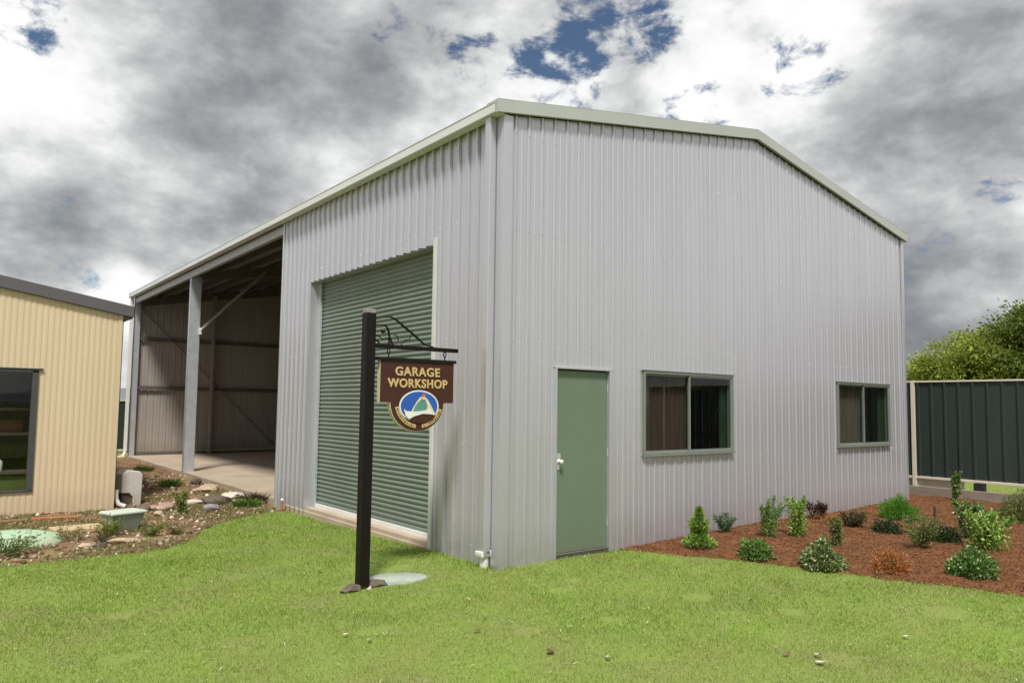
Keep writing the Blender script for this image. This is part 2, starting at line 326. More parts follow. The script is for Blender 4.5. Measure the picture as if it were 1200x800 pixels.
def ribbed_wall(name, fn, prof, top, bot, holes, m, parent):
    """fn(u, z, off)->xyz ; top/bot functions of u ; holes [(u0,u1,z0,z1)] ; strips between profile points"""
    us = {}
    for u, o in prof: us[round(u, 5)] = o
    keys = sorted(us); U = np.array(keys); O = np.array([us[k] for k in keys])
    extra = [h_ for h in holes for h_ in h[:2]]
    for e in extra:
        if U[0] < e < U[-1] and not np.any(np.abs(U - e) < 1e-4):
            us[round(e, 5)] = float(np.interp(e, U, O))
    keys = sorted(us); V = []; F = []
    for a, b in zip(keys[:-1], keys[1:]):
        mid = (a + b) / 2; iv = [(bot(mid), None)]
        segs = [[0, 1]]  # parametric list of [z0 spec, z1 spec]
        hs = sorted([(h[2], h[3]) for h in holes if h[0] < mid < h[1]])
        cur = 'bot'; out = []
        for z0, z1 in hs:
            out.append((cur, z0)); cur = z1
        out.append((cur, 'top'))
        for s0, s1 in out:
            za = bot(a) if s0 == 'bot' else s0; zb = bot(b) if s0 == 'bot' else s0
            zc = top(a) if s1 == 'top' else s1; zd = top(b) if s1 == 'top' else s1
            if zc - za < 1e-4: continue
            i = len(V); V += [fn(a, za, us[a]), fn(b, zb, us[b]), fn(b, zd, us[b]), fn(a, zc, us[a])]; F.append((i, i + 1, i + 2, i + 3))
    V = np.array(V, float)
    o = mesh_np(name, V, F, m, parent)
    return o

# value noise on the ground plane
_tab = rng.random((256, 256))
def vnoise(x, y):
    xi = np.floor(x).astype(int); yi = np.floor(y).astype(int); fx = x - xi; fy = y - yi
    fx = fx * fx * (3 - 2 * fx); fy = fy * fy * (3 - 2 * fy)
    g = lambda i, j: _tab[i & 255, j & 255]
    return (g(xi, yi) * (1 - fx) + g(xi + 1, yi) * fx) * (1 - fy) + (g(xi, yi + 1) * (1 - fx) + g(xi + 1, yi + 1) * fx) * fy
def fbm(x, y, o=5):
    s = 0; a = .5
    for i in range(o): s = s + a * (vnoise(x * 2 ** i + 17 * i, y * 2 ** i + 5 * i) - .5); a *= .5
    return s
def sdf(poly, x, y):
    """signed distance, positive inside"""
    x = np.asarray(x, float); y = np.asarray(y, float); d = np.full(x.shape, 1e9); ins = np.zeros(x.shape, bool)
    n = len(poly)
    for i in range(n):
        ax, ay = poly[i]; bx, by = poly[(i + 1) % n]
        ex, ey = bx - ax, by - ay; t = np.clip(((x - ax) * ex + (y - ay) * ey) / (ex * ex + ey * ey), 0, 1)
        d = np.minimum(d, np.hypot(x - ax - t * ex, y - ay - t * ey))
        c = ((ay > y) != (by > y)); xx = ax + (y - ay) * ex / (ey if abs(ey) > 1e-9 else 1e-9)
        ins ^= c & (x < xx)
    return np.where(ins, d, -d)

# ------------------------------------------------------------------ terrain
W, LEN, H, HA = 9.246, 18.526, 4.784, 5.59
XA = W / 2
RX = [(0, 0, -.065), (0, 1.3, -.07), (0, 3, -.10), (0, 5, -.12), (0, 7, -.13), (1.2, -.05, -.035), (2, 0, -.05), (3.5, 0, -.01), (5, 0, 0), (9, 0, .02), (10.6, -2, -.02), (10.5, 1, .0), (9, -6, -.05),
      (3.2, -2.6, -.09), (5, -3, -.05), (-1.3, .4, -.15), (-4, -2, -.18), (-2.2, 7.9, -.2), (-4, 5, -.21), (-2.5, 4.6, -.20), (-6, 8, -.2), (-.3, 9, -.10), (-.2, 14, -.07), (-.1, 18, -.05), (-2, 14, -.15),
      (0, -5, -.17), (-5, -6, -.2), (4, -8, -.15), (1.2, -4.3, -.16), (-4.3, -.3, -.19), (12, 5, .05), (14, -2, .1), (0, 24, -.1), (10, 24, -.05), (-12, 0, -.25), (-12, 14, -.22), (18, 0, .12), (-.9, 6.5, -.15)]
RXa = np.array(RX)
def LZ(x, y):
    x = np.asarray(x, float); y = np.asarray(y, float); num = 0; den = 0
    for px, py, pz in RX:
        w = 1 / ((x - px) ** 2 + (y - py) ** 2 + .35) ** 2; num = num + w * pz; den = den + w
    return num / den + .02 * fbm(x * .7, y * .7, 3)
BED = [(1.75, .05), (1.95, -.12), (2.12, -.7), (2.63, -1.45), (3.0, -2.2), (3.3, -2.93), (3.45, -3.63), (3.6, -5), (3.9, -7.5), (10.52, -7.5), (10.52, 5), (9.2, 5), (9.2, .06)]
DIRT = [(.05, 5.8), (-.58, 5.58), (-1.0, 5.3), (-1.57, 4.87), (-1.9, 4.2), (-2.26, 3.84), (-2.7, 3.65), (-3.23, 3.64), (-4.04, 3.72), (-6, 3.9), (-16, 4.2), (-16, 22), (.05, 22)]
def sbed(x, y): return sdf(BED, x, y) + .10 * fbm(x * 2.3, y * 2.3, 4)
def sdirt(x, y): return sdf(DIRT, x, y) + .22 * fbm(x * 2.1 + 9, y * 2.1, 4)
def MZ(x, y):
    s = sbed(x, y)
    return LZ(x, y) + np.clip(s * .22, -.12, .05) + np.where(s > -.2, .05 * fbm(x * 1.6, y * 1.6, 3) + .035 * fbm(x * 9, y * 9, 4), 0)
def DZ(x, y):
    s = sdirt(x, y)
    return LZ(x, y) + np.clip(s * .2, -.12, .012) + np.where(s > -.2, .05 * fbm(x * 2.2 + 3, y * 2.2, 3) + .04 * fbm(x * 10, y * 10, 4), 0)
def grid_sheet(name, x0, x1, y0, y1, res, zf, m, keep=None, dz=0.0):
    nx, ny = int((x1 - x0) / res) + 1, int((y1 - y0) / res) + 1
    X, Y = np.meshgrid(np.linspace(x0, x1, nx), np.linspace(y0, y1, ny)); Z = zf(X, Y) + dz
    V = np.stack([X.ravel(), Y.ravel(), Z.ravel()], 1)
    I = np.arange(nx * ny).reshape(ny, nx); F = np.stack([I[:-1, :-1], I[:-1, 1:], I[1:, 1:], I[1:, :-1]], -1).reshape(-1, 4)
    if keep is not None:
        cx = V[F].mean(1); k = keep(cx[:, 0], cx[:, 1]); F = F[k]
        used = np.unique(F); mp = -np.ones(len(V), int); mp[used] = np.arange(len(used)); V = V[used]; F = mp[F]
    return mesh_np(name, V, F, m, None, True)

infoot = lambda x, y: (x > .16) & (x < W - .16) & (y > .16) & (y < LEN - .16)
lawn = grid_sheet('lawn', -16, 40, -14, 40, .12, LZ, M['lawn'], keep=lambda x, y: ~infoot(x, y)); tag(lawn, kind='structure')
mulch = grid_sheet('mulch_bed', 1.5, 10.6, -7.6, 5.1, .035, MZ, M['mulch'], keep=lambda x, y: (sbed(x, y) > -.25) & ~infoot(x, y)); tag(mulch, kind='structure')
dirt = grid_sheet('dirt_yard', -14, .02, 3.3, 21, .045, DZ, M['dirt'], keep=lambda x, y: (sdirt(x, y) > -.3)); tag(dirt, kind='structure')
# the wide ground out to the horizon, a step below the lawn sheet
gm = MB()
rr = [0, 30, 45, 60, 120, 300, 900, 1800]; nseg = 48; V = []; F = []
for i, r_ in enumerate(rr):
    for k in range(nseg):
        t = 2 * math.pi * k / nseg; V.append((r_ * math.cos(t) + 5, r_ * math.sin(t) + 5, -.6 if r_ < 100 else -.6 - r_ * .0004))
for i in range(len(rr) - 1):
    for k in range(nseg): F.append((i * nseg + k, i * nseg + (k + 1) % nseg, (i + 1) * nseg + (k + 1) % nseg, (i + 1) * nseg + k))
tag(mesh_np('ground', V, F[nseg:] + [], M['ground']), kind='structure')
gc = MB(); gc.add([(-26, -26, -.62), (36, -26, -.62), (36, 36, -.62), (-26, 36, -.62)], [(0, 1, 2, 3)]); tag(gc.build('ground', M['ground']), kind='structure')
# hills far behind
hv = []; hf = []; nh = 160
for i in range(nh):
    t = math.pi * 2 * i / nh; r_ = 900; hgt = 11 + 6 * math.sin(t * 5 + 1) + 3 * math.sin(t * 13) + 2 * math.sin(t * 29)
    for rr_, zz in ((820, -2), (900, max(6, hgt)), (1000, max(4, hgt * .8)), (1100, -2)): hv.append((rr_ * math.cos(t), rr_ * math.sin(t), zz))
for i in range(nh):
    j = (i + 1) % nh
    for k in range(3): hf.append((i * 4 + k, j * 4 + k, j * 4 + k + 1, i * 4 + k + 1))
tag(mesh_np('hills', hv, hf, M['hill'], None, True), kind='structure')

# ------------------------------------------------------------------ the grey shed
shed = thing('steel_shed', 'large grey corrugated steel shed with pale green roof trim, roller door and two open bays', 'shed')
roofz = lambda x: H + (HA - H) * (1 - abs(x - XA) / XA)
PIT, RW, TW, RH = .19, .046, .028, .013; RHS = .030
DOOR = (.756, 1.60, -.06, 2.06); WIN1 = (2.195, 4.016, 1.055, 2.085); WIN2 = (6.833, 8.611, 1.055, 2.085)
CB = -.10
gprof = rib_profile(.075, W - .03, PIT, RW, TW, RH, .15, True, .006)
wall_front = ribbed_wall('wall', lambda u, z, o: (u, -o, z), gprof, lambda u: roofz(u) - .002, lambda u: CB, [DOOR, WIN1, WIN2], M['clad'], shed)
RY0, RY1, RT = 1.295, 5.069, 3.571
sprof = rib_profile(.075, 6.27, PIT, .050, .030, RHS, .10, False, .018)
wall_side = ribbed_wall('wall', lambda u, z, o: (-o, u, z), sprof, lambda u: H + .06, lambda u: CB - .06, [(RY0, RY1, -1, RT)], M['clad_side'], shed)
# far gable (seen from inside), rear wall and the partition
YB = 6.30
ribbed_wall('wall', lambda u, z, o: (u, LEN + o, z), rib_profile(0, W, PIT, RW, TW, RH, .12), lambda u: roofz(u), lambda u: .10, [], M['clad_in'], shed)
ribbed_wall('wall', lambda u, z, o: (W + o, u, z), rib_profile(0, LEN, PIT, RW, TW, RH, .12), lambda u: H + .03, lambda u: CB, [], M['clad_side'], shed)
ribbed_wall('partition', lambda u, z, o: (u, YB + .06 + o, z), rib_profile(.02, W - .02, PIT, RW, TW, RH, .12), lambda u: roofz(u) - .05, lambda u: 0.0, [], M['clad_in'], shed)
# inner face of the front gable so the sheet has an inside
# corner flashings
f = MB(); f.box(-.034, .085, -.034, -.004, CB - .02, H - .01); f.box(-.036, -.004, -.004, .085, CB - .02, H + .02); f.build('corner_flashing', M['clad'], shed, .003)
f = MB(); f.box(W - .05, W + .03, -.034, -.004, CB, H + .0); f.box(W + .004, W + .034, -.004, .05, CB, H); f.build('corner_flashing', M['clad'], shed, .003)
f = MB(); f.box(-.036, .10, 6.262, 6.318, CB - .08, H + .04); f.build('corner_flashing', M['trim'], shed, .003)
# roof
def roof_sheet(sgn):
    y0, y1 = -.03, LEN + .03
    prof = rib_profile(y0, y1, PIT, RW, TW, RH, .1); V = []; F = []
    xe = -.06 if sgn < 0 else W + .06
    for u, o in prof:
        for x in (xe, XA): V.append((x, u, roofz(x) + .07 + o))
    for i in range(len(prof) - 1): F.append((2 * i, 2 * i + 2, 2 * i + 3, 2 * i + 1))
    return mesh_np('roof', V, F, M['roofmetal'], shed)
roof_sheet(-1); roof_sheet(1)
# barge capping (front and back)
for yy0, yy1 in ((-.075, -.032), (LEN + .03, LEN + .07)):
    b = MB(); poly = [(-.15, roofz(-.15) - .02 + .02), (XA, HA), (W + .12, roofz(W + .12)), (W + .12, roofz(W + .12) + .135), (XA, HA + .142), (-.15, roofz(-.15) + .142)]
    b.prism(poly, lambda u, v, t: (u, t, v), yy0, yy1)
    # turned over the roof sheet
    yy = yy1 if yy0 < 0 else yy0
    ya, yb = (yy0, .14) if yy0 < 0 else (LEN - .14, yy1)
    for xa_, xb_ in ((-.15, XA), (XA, W + .12)):
        za, zb = roofz(xa_) + .140, roofz(xb_) + .140
        b.add([(xa_, ya, za), (xb_, ya, zb), (xb_, yb, zb), (xa_, yb, za), (xa_, ya, za + .004), (xb_, ya, zb + .004), (xb_, yb, zb + .004), (xa_, yb, za + .004)],
              [(0, 3, 2, 1), (4, 5, 6, 7), (0, 1, 5, 4), (1, 2, 6, 5), (2, 3, 7, 6), (3, 0, 4, 7)])
    b.build('barge_capping', M['barge'], shed)
b = MB(); b.prism([(XA - .18, HA + .11), (XA, HA + .150), (XA + .18, HA + .11), (XA, HA + .143)], lambda u, v, t: (u, t, v), .15, LEN - .15); b.build('ridge_capping', M['barge'], shed)
# gutters: an open trough
def gutter(xo, xi, sgn, y0, y1, zb, zt, m, parent, name='gutter'):
    g = MB(); t = .006
    g.box(xo, xo + sgn * t, y0, y1, zb, zt); g.box(xo, xi, y0, y1, zb - t, zb); g.box(xi, xi - sgn * t, y0, y1, zb, zt - .02)
    g.box(xo, xi, y0, y0 + t, zb, zt - .012); g.box(xo, xi, y1 - t, y1, zb, zt - .012)
    g.box(xo - sgn * .006, xo + sgn * .016, y0, y1, zt - .012, zt)
    return g.build(name, m, parent, .002, 1)
gutter(-.155, -.03, 1, -.03, LEN + .05, 4.775, 4.885, M['gutter'], shed)
gutter(W + .155, W + .03, -1, -.03, LEN + .05, 4.775, 4.9, M['gutter'], shed)
# header purlin along the open bays
g = MB(); g.box(-.012, .004, YB + .02, LEN - .05, 4.59, 4.74); g.box(.004, .07, YB + .02, LEN - .05, 4.59, 4.602); g.box(.004, .07, YB + .02, LEN - .05, 4.728, 4.74)
g.build('header', M['purlin'], shed)
# corner downpipe
g = MB(); g.box(-.125, -.036, .10, .195, .06, 4.77); g.build('downpipe', M['clad_side'], shed, .008, 3)
# far downpipe with a white shoe
g = MB(); g.box(-.12, -.03, LEN - .12, LEN - .03, .16, 4.76); g.build('downpipe', M['white'], shed, .006)
g = MB(); g.tube([(-.075, LEN - .075, .2), (-.085, LEN - .085, .06), (-.16, LEN - .2, -.01), (-.30, LEN - .35, -.02)], .045, 12); g.build('downpipe_shoe', M['white'], shed)
# slab
g = MB(); g.box(.012, W - .012, .012, LEN - .012, -.5, 0); g.box(-.004, .012, YB + .03, LEN - .02, -.5, -.001); s_ = g.build('floor_slab', M['concrete'], shed)
# portal frames
def cee_column(x0, y, z1, m=M['steel'], flip=1, wdepth=.24, fl=.13, name='column'):
    g = MB(); t = .006
    g.box(x0, x0 + wdepth, y, y + t, 0, z1); g.box(x0, x0 + t, y, y + fl, 0, z1); g.box(x0 + wdepth - t, x0 + wdepth, y, y + fl, 0, z1)
    g.box(x0, x0 + .02, y + fl - t, y + fl, 0, z1); g.box(x0 + wdepth - .02, x0 + wdepth, y + fl - t, y + fl, 0, z1)
    c = g.build(name, m, shed, .002, 1)
    p = MB(); p.box(x0 - .0, x0 + wdepth + .03, y - .03, y + fl + .02, .0, .012)
    for bx, by in ((x0 + .05, y - .015), (x0 + wdepth - .05, y - .015)): p.lathe([(.0, .036), (.011, .036), (.011, .0)], (bx, by, .01), 8, False)
    p.build('base_plate', m, c)
    return c
for y in (.12, 6.20, 12.24, LEN - .12):
    yy = y
    cee_column(.0 if y > 12 and y < 13 else .03, yy, 4.62, wdepth=.24 if y < 15 else .14)
    cee_column(W - .30, yy, 4.62)
    g = MB(); t = .006
    for xa_, xb_ in ((.03, XA), (XA, W - .03)):
        za, zb = roofz(xa_) - .16, roofz(xb_) - .16
        g.bar((xa_, yy + .012, za), (xb_, yy + .012, zb), .006, .24)
        g.bar((xa_, yy + .052, za + .117), (xb_, yy + .052, zb + .117), .085, .006)
        g.bar((xa_, yy + .052, za - .117), (xb_, yy + .052, zb - .117), .085, .006)
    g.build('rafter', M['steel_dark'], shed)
g = MB(); g.bar((.235, 12.20, 3.33), (1.75, 12.20, 4.93), .075, .006, (0, 1, 0)); g.bar((.235, 12.17, 3.33), (1.75, 12.17, 4.93), .006, .06, (0, 1, 0)); kb = g.build('knee_brace', M['purlin'], shed)
g = MB(); g.box(.19, .26, 12.16, 12.195, 3.24, 3.40); g.build('brace_bracket', M['white'], kb)
g = MB()
# purlins
for i in range(1, 7):
    x = XA * i / 7
    for xx in (x, W - x):
        g.box(xx, xx + .006, .02, LEN - .02, roofz(xx) - .09, roofz(xx) + .06)
        g.box(xx, xx + .06, .02, LEN - .02, roofz(xx) + .055, roofz(xx) + .062)
        g.box(xx, xx + .06, .02, LEN - .02, roofz(xx) - .092, roofz(xx) - .086)
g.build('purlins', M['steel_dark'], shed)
# girts on the far wall, mullion, strap brace
for z in (.12, 2.0, 3.5):
    g = MB(); g.box(.05, W - .05, LEN - .085, LEN - .012, z, z + .006); g.box(.05, W - .05, LEN - .085, LEN - .079, z - .0, z + .10); g.box(.05, W - .05, LEN - .085, LEN - .06, z + .094, z + .10)
    if z > 1: g.build('girt', M['steel_dark'], shed)
for z in (1.0, 2.2, 3.6):
    g = MB(); g.box(W - .10, W - .04, .3, LEN - .3, z, z + .1); g.build('girt', M['steel'], shed)
g = MB(); g.box(2.28, 2.34, LEN - .30, LEN - .292, 0, 5.05); g.box(2.28, 2.288, LEN - .30, LEN - .10, 0, 5.05); g.box(2.332, 2.34, LEN - .30, LEN - .28, 0, 5.05); g.build('mullion', M['purlin'], shed)
g = MB(); g.box(6.9, 7.04, LEN - .30, LEN - .10, 0, 5.05); g.build('mullion', M['purlin'], shed)
g = MB(); g.bar((.13, LEN - .12, 4.50), (4.60, LEN - .12, .08), .012, .06, (0, 1, 0)); g.build('strap_brace', M['steel_dark'], shed)
g = MB(); g.box(.02, W - .02, LEN - .02, LEN - .01, .0, .098); g.build('kerb_plate', M['steel_dark'], shed)

# screw rows through the cladding
def screws(name, fn, us, zs, skip):
    g = MB()
    for z in zs:
        for u in us:
            if skip(u, z): continue
            q = [fn(u + .0075 * math.cos(a), z + .0075 * math.sin(a), o) for o in (0, .006) for a in np.linspace(0, 2 * math.pi, 7)[:-1]]
            g.add(q, [tuple(range(6, 12))] + [(i, (i + 1) % 6, 6 + (i + 1) % 6, 6 + i) for i in range(6)])
    wall = name; bm = bmesh.new(); bm.from_mesh(wall.data); me = bpy.data.meshes.new('tmp'); me.from_pydata(g.v, [], g.f); bm.from_mesh(me); bm.to_mesh(wall.data); bm.free()
inw = lambda u, z, w: w[0] - .05 < u < w[1] + .05 and w[2] - .06 < z < w[3] + .06
screws(wall_front, lambda u, z, o: (u, -RH - o, z), [.15 + PIT * k for k in range(48)], (.12, .98, 2.34, 3.55, 4.62), lambda u, z: any(inw(u, z, w) for w in (DOOR, WIN1, WIN2)) or z > roofz(u) - .1)
screws(wall_side, lambda u, z, o: (-RHS - o, u, z), [.29 + PIT * k for k in range(31)], (.12, 1.2, 2.4, 3.75, 4.6), lambda u, z: RY0 - .1 < u < RY1 + .1 and z < RT + .08)

# personnel door
fr = MB(); d0, d1 = DOOR[:2]
fr.box(d0 - .035, d0 + .008, -.034, .05, -.08, 2.075); fr.box(d1 - .008, d1 + .035, -.034, .05, -.08, 2.075); fr.box(d0 - .035, d1 + .035, -.036, .05, 2.06, 2.085)
fr.build('door_frame', M['clad'], shed, .002, 1)
g = MB(); g.box(d0 + .012, d1 - .012, .016, .052, .008, 2.045); dr = g.build('door', M['green'], shed, .002, 1)
g = MB(); g.lathe([(0, .03), (.020, .028), (.027, .018), (.024, .006), (.012, 0), (.012, -.03), (.03, -.03), (.03, -.037)][::-1], (0, 0, 0), 20)
hv_ = np.array(g.v); g.v = [(d0 + .075 + a, .016 - .037 - c, 1.02 + b) for a, b, c in hv_]; g.build('handle', M['pvc'], dr)
for z in (.25, 1.05, 1.80):
    g = MB(); g.tube([(d1 - .004, .008, z), (d1 - .004, .008, z + .10)], .009, 10); g.build('hinge', M['steel'], dr)
g = MB(); g.box(d0 + .05, d0 + .10, .010, .017, .93, 1.11); g.build('lock_plate', M['steel'], dr, .002)
g = MB(); g.box(d0, d1, .07, .10, 0, 2.07); g.build('door_backing', M['black'], dr)
g = MB(); g.box(d0, d1, -.015, .05, -.06, -.002); g.build('door_gap_shade', M['winframe_dark'], shed)  # strip coloured dark to stand for the shaded gap under the door

# windows
def window(w, seed, curt):
    u0, u1, z0, z1 = w; t = .024
    f = MB(); yo, yi = -.040, .05
    f.box(u0 - .004, u1 + .004, yo, yi, z1 - t, z1 + .008); f.box(u0 - .004, u1 + .004, yo, yi, z0, z0 + t)
    f.box(u0 - .004, u0 + t, yo, yi, z0 + t, z1 - t); f.box(u1 - t, u1 + .004, yo, yi, z0 + t, z1 - t)
    # head flashing and sill flashing
    f.box(u0 - .02, u1 + .02, -.048, .0, z1 + .008, z1 + .022)
    f.box(u0 - .012, u1 + .012, -.058, .0, z0 - .022, z0 - .002)
    wf = f.build('window', M['frame'], shed, .002, 1)
    mid = (u0 + u1) / 2 - .02
    # fixed leaf then sliding leaf
    for a, b, y in ((u0 + t, mid + .02, -.005), (mid - .02, u1 - t, -.030)):
        g = MB(); s = .022
        g.box(a, b, y, y + .018, z1 - t - s, z1 - t); g.box(a, b, y, y + .018, z0 + t, z0 + t + s)
        g.box(a, a + s * 1.3, y, y + .018, z0 + t + s, z1 - t - s); g.box(b - s * 1.3, b, y, y + .018, z0 + t + s, z1 - t - s)
        g.build('sash', M['frame'] if y > -.02 else M['guide'] if False else M['frame'], wf)
        g = MB(); g.box(a + s, b - s, y + .007, y + .011, z0 + t + s * .5, z1 - t - s * .5); g.build('pane', M['glass'], wf)
    # curtain folds behind
    for ca, cb, mm in curt:
        n = 70; V = []; F = []
        for i in range(n + 1):
            u = ca + (cb - ca) * i / n; yy = .085 + .018 * math.sin(i * .95 + seed) + .01 * math.sin(i * 2.3)
            V += [(u, yy, z0 - .12), (u, yy, z1 + .02)]
        for i in range(n): F.append((2 * i, 2 * i + 2, 2 * i + 3, 2 * i + 1))
        mesh_np('curtain', V, F, mm, wf, True)
    return wf
M['curt_green'] = mat('green_curtain', (.008, .026, .010), .9, 0, .3, 6)
M['curt_grey'] = mat('taupe_curtain', (.075, .06, .045), .9, 0, .2, 6, stretch=(4, 4, .3))
window(WIN1, 0, [(2.2, 3.13, M['curtain']), (3.86, 4.0, M['curt_green'])])
window(WIN2, 2, [(6.85, 7.74, M['curt_grey']), (8.42, 8.6, M['curt_green'])])
# things inside seen through the glass
g = MB(); g.box(3.62, 3.68, .75, .81, 0, 1.93); g.box(3.0, 4.6, .72, .74, 1.90, 1.955); st = g.build('clothes_rack', M['steel']); tag(st, 'grey steel rack seen just inside the window beside the green door', 'rack')
g = MB(); g.box(.3, W-.3, .02, .06, 2.3, 2.4); g.box(.3, W-.3, .02, .06, .9, .95)
g.build('girt', M['steel'], shed)

# roller door
V = []; F = []; nz = 55; ph = RT / nz; xr = .17
ys = (RY0 + .05, RY1 - .05)
zlist = []
for i in range(nz + 2):
    z = .06 + i * ph
    zlist += [(z, 0), (z + ph * .05, -.013), (z + ph * .36, -.017), (z + ph * .72, -.013), (z + ph * .77, 0)]
for z, o in zlist:
    V += [(xr + o, ys[0], z), (xr + o, ys[1], z)]
for i in range(len(zlist) - 1): F.append((2 * i, 2 * i + 1, 2 * i + 3, 2 * i + 2))
mesh_np('roller_curtain', V, F, M['roller'], shed)
g = MB(); g.box(xr - .035, xr + .02, ys[0], ys[1], .0, .062); g.build('roller_bottom_rail', M['white'], shed, .003)
# jambs, lintel
g = MB(); g.box(-.03, xr + .03, RY1 - .012, RY1 + .012, -.12, RT + .02); g.build('door_jamb', M['frame'] if False else M['clad_side'], shed)
g = MB(); g.box(-.03, xr + .03, RY0 - .012, RY0 + .012, -.06, RT); g.build('door_jamb', M['clad_side'], shed)
g = MB(); g.box(-.06, -.028, RY0 - .035, RY0 + .025, -.06, RT + .07); g.build('door_guide', M['guide'], shed, .004)
g = MB(); g.box(xr - .06, xr - .02, RY1 - .09, RY1 - .012, .0, RT); g.build('door_guide', M['steel'], shed, .004)
g = MB(); g.box(.0, xr + .3, RY0, RY1, RT + .003, RT + .02); g.box(xr + .28, xr + .3, RY0, RY1, RT - .5, RT); g.build('door_lintel', M['clad_side'], shed)
g = MB(); g.box(-.03, .010, RY0 - .02, 5.9, -.3, -.045); g.build('door_threshold', M['concrete'], shed, .006)

# ------------------------------------------------------------------ white pvc riser + stub + stake
p = thing('stormwater_riser', 'short white plastic stormwater riser in the grass at the corner of the grey shed', 'drain pipe', (-.07, .165, -.10))
g = MB(); g.tube([(0, 0, -.1), (0, 0, .17)], .048, 20, False); g.build('pipe', M['pvc'], p)
g = MB(); g.box(-.075, .045, -.062, .062, .155, .19); g.box(-.08, -.05, -.06, .06, .17, .215); g.box(-.02, .06, -.065, .065, .185, .225); g.build('grate_cap', M['pvc'], p, .008)
p = thing('conduit_stub', 'thin rusty conduit stub with white cap at foot of the grey wall', 'pipe', (-.12, 5.72, -.14))
g = MB(); g.tube([(0, 0, -.1), (0, 0, .17)], .018, 10); g.build('pipe', M['plank'], p)
g = MB(); g.lathe([(.0, .05), (.022, .042), (.026, .02), (.02, 0), (0, 0)], (0, 0, .17), 12); g.build('cap', M['pvc'], p)

# ------------------------------------------------------------------ sign
PX, PY = -1.345, .42
sp = thing('sign_post', 'tall dark brown timber post with side arm standing in the lawn', 'post', (0, 0, 0))
zt = 2.58; hw = .053
g = MB(); g.box(PX - hw, PX + hw, PY - hw, PY + hw, -.35, zt - .045); g.build('post', M['brown'], sp, .006)
g = MB(); g.prism([(-1, -1), (1, -1), (1, 1), (-1, 1)], lambda u, v, t: (PX + u * (hw - .004), PY + v * (hw - .004), t), zt - .045, zt - .005); g.build('post_cap', M['rock_grey'], sp, .004)
g = MB(); g.box(PX + hw - .002, -.285, PY - .022, PY + .022, 2.196, 2.238); g.build('arm', M['brown'], sp, .004)
g = MB()
g.tube([(-1.262, PY, 2.485), (-1.20, PY, 2.508), (-1.12, PY, 2.522), (-1.05, PY, 2.50), (-.93, PY, 2.42), (-.80, PY, 2.335), (-.70, PY, 2.262), (-.58, PY, 2.238)], [.006, .008, .009, .012, .014, .014, .010, .007], 8)
g.build('brace_rod', M['iron'], sp)
g = MB()
g.tube([(-1.285, PY, 2.425), (-1.22, PY, 2.43), (-1.165, PY, 2.43), (-1.13, PY, 2.39), (-1.115, PY, 2.32), (-1.118, PY, 2.238)], [.005, .006, .010, .013, .012, .010], 8)
g.tube([(-1.115, PY, 2.33), (-1.10, PY, 2.29), (-1.075, PY, 2.24)], [.006, .011, .010], 8)
g.tube([(-.975, PY, 2.238), (-.965, PY, 2.275), (-.93, PY, 2.295), (-.88, PY, 2.305), (-.87, PY, 2.345)], .007, 8)
g.tube([(-1.06, PY, 2.335), (-1.03, PY, 2.335), (-1.01, PY, 2.28)], .006, 8)
g.tube([(-1.285, PY, 2.315), (-1.25, PY, 2.325), (-1.215, PY, 2.30), (-1.19, PY, 2.29), (-1.15, PY, 2.30), (-1.12, PY, 2.30)], .006, 8)
g.tube([(-1.285, PY, 2.285), (-1.25, PY, 2.27), (-1.225, PY, 2.24)], .009, 8)
g.tube([(-1.215, PY, 2.372), (-1.19, PY, 2.36), (-1.165, PY, 2.368)], [.012, .019, .012], 8)
g.build('scrollwork', M['iron'], sp)

hs = thing('hanging_sign', 'dark brown shaped board with gold lettering and a round blue emblem under the arm', 'sign', (0, 0, 0))
X0, X1 = -1.225, -.345; XC = -.785; YF, YK = PY - .028, PY + .028
def arc(cx, cz, rx, rz, a0, a1, n): return [(cx + rx * math.cos(R(a0 + (a1 - a0) * i / n)), cz + rz * math.sin(R(a0 + (a1 - a0) * i / n))) for i in range(n + 1)]
body = [(X0, 2.075), (X0, 1.652), (-1.105, 1.652)] + arc(XC, 1.652, .32, .292, 180, 360, 40) + [(-.465, 1.652), (X1, 1.652), (X1, 2.075)]
clean = []
for q in body:
    if not clean or (abs(q[0] - clean[-1][0]) + abs(q[1] - clean[-1][1])) > 1e-4: clean.append(q)
g = MB(); g.prism(clean, lambda u, v, t: (u, t, v), YF, YK); g.build('board', M['creamedge'], hs)
def inset(poly, c, k): return poly
face = [(X0 + .004, 2.074), (X0 + .004, 1.657), (-1.108, 1.657)] + arc(XC, 1.652, .314, .286, 181, 359, 40) + [(-.462, 1.657), (X1 - .004, 1.657), (X1 - .004, 2.074)]
g = MB(); g.prism(face, lambda u, v, t: (u, t, v), YF - .003, YF); g.prism(face, lambda u, v, t: (u, t, v), YK, YK + .003); g.build('board_face', M['signbrown'], hs)
g = MB(); g.box(-1.27, -.322, PY - .045, PY + .045, 2.075, 2.108); g.build('top_rail', M['iron'], hs, .004)
for x in (-1.118, -.445):
    g = MB()
    g.tube([(x, PY, 2.108), (x, PY, 2.15)], .007, 8)
    g.tube([(x + .0 * math.cos(t), PY + .026 * math.cos(t), 2.171 + .026 * math.sin(t)) for t in np.linspace(0, 2 * math.pi, 17)], .006, 8)
    g.build('hanger', M['iron'], hs)
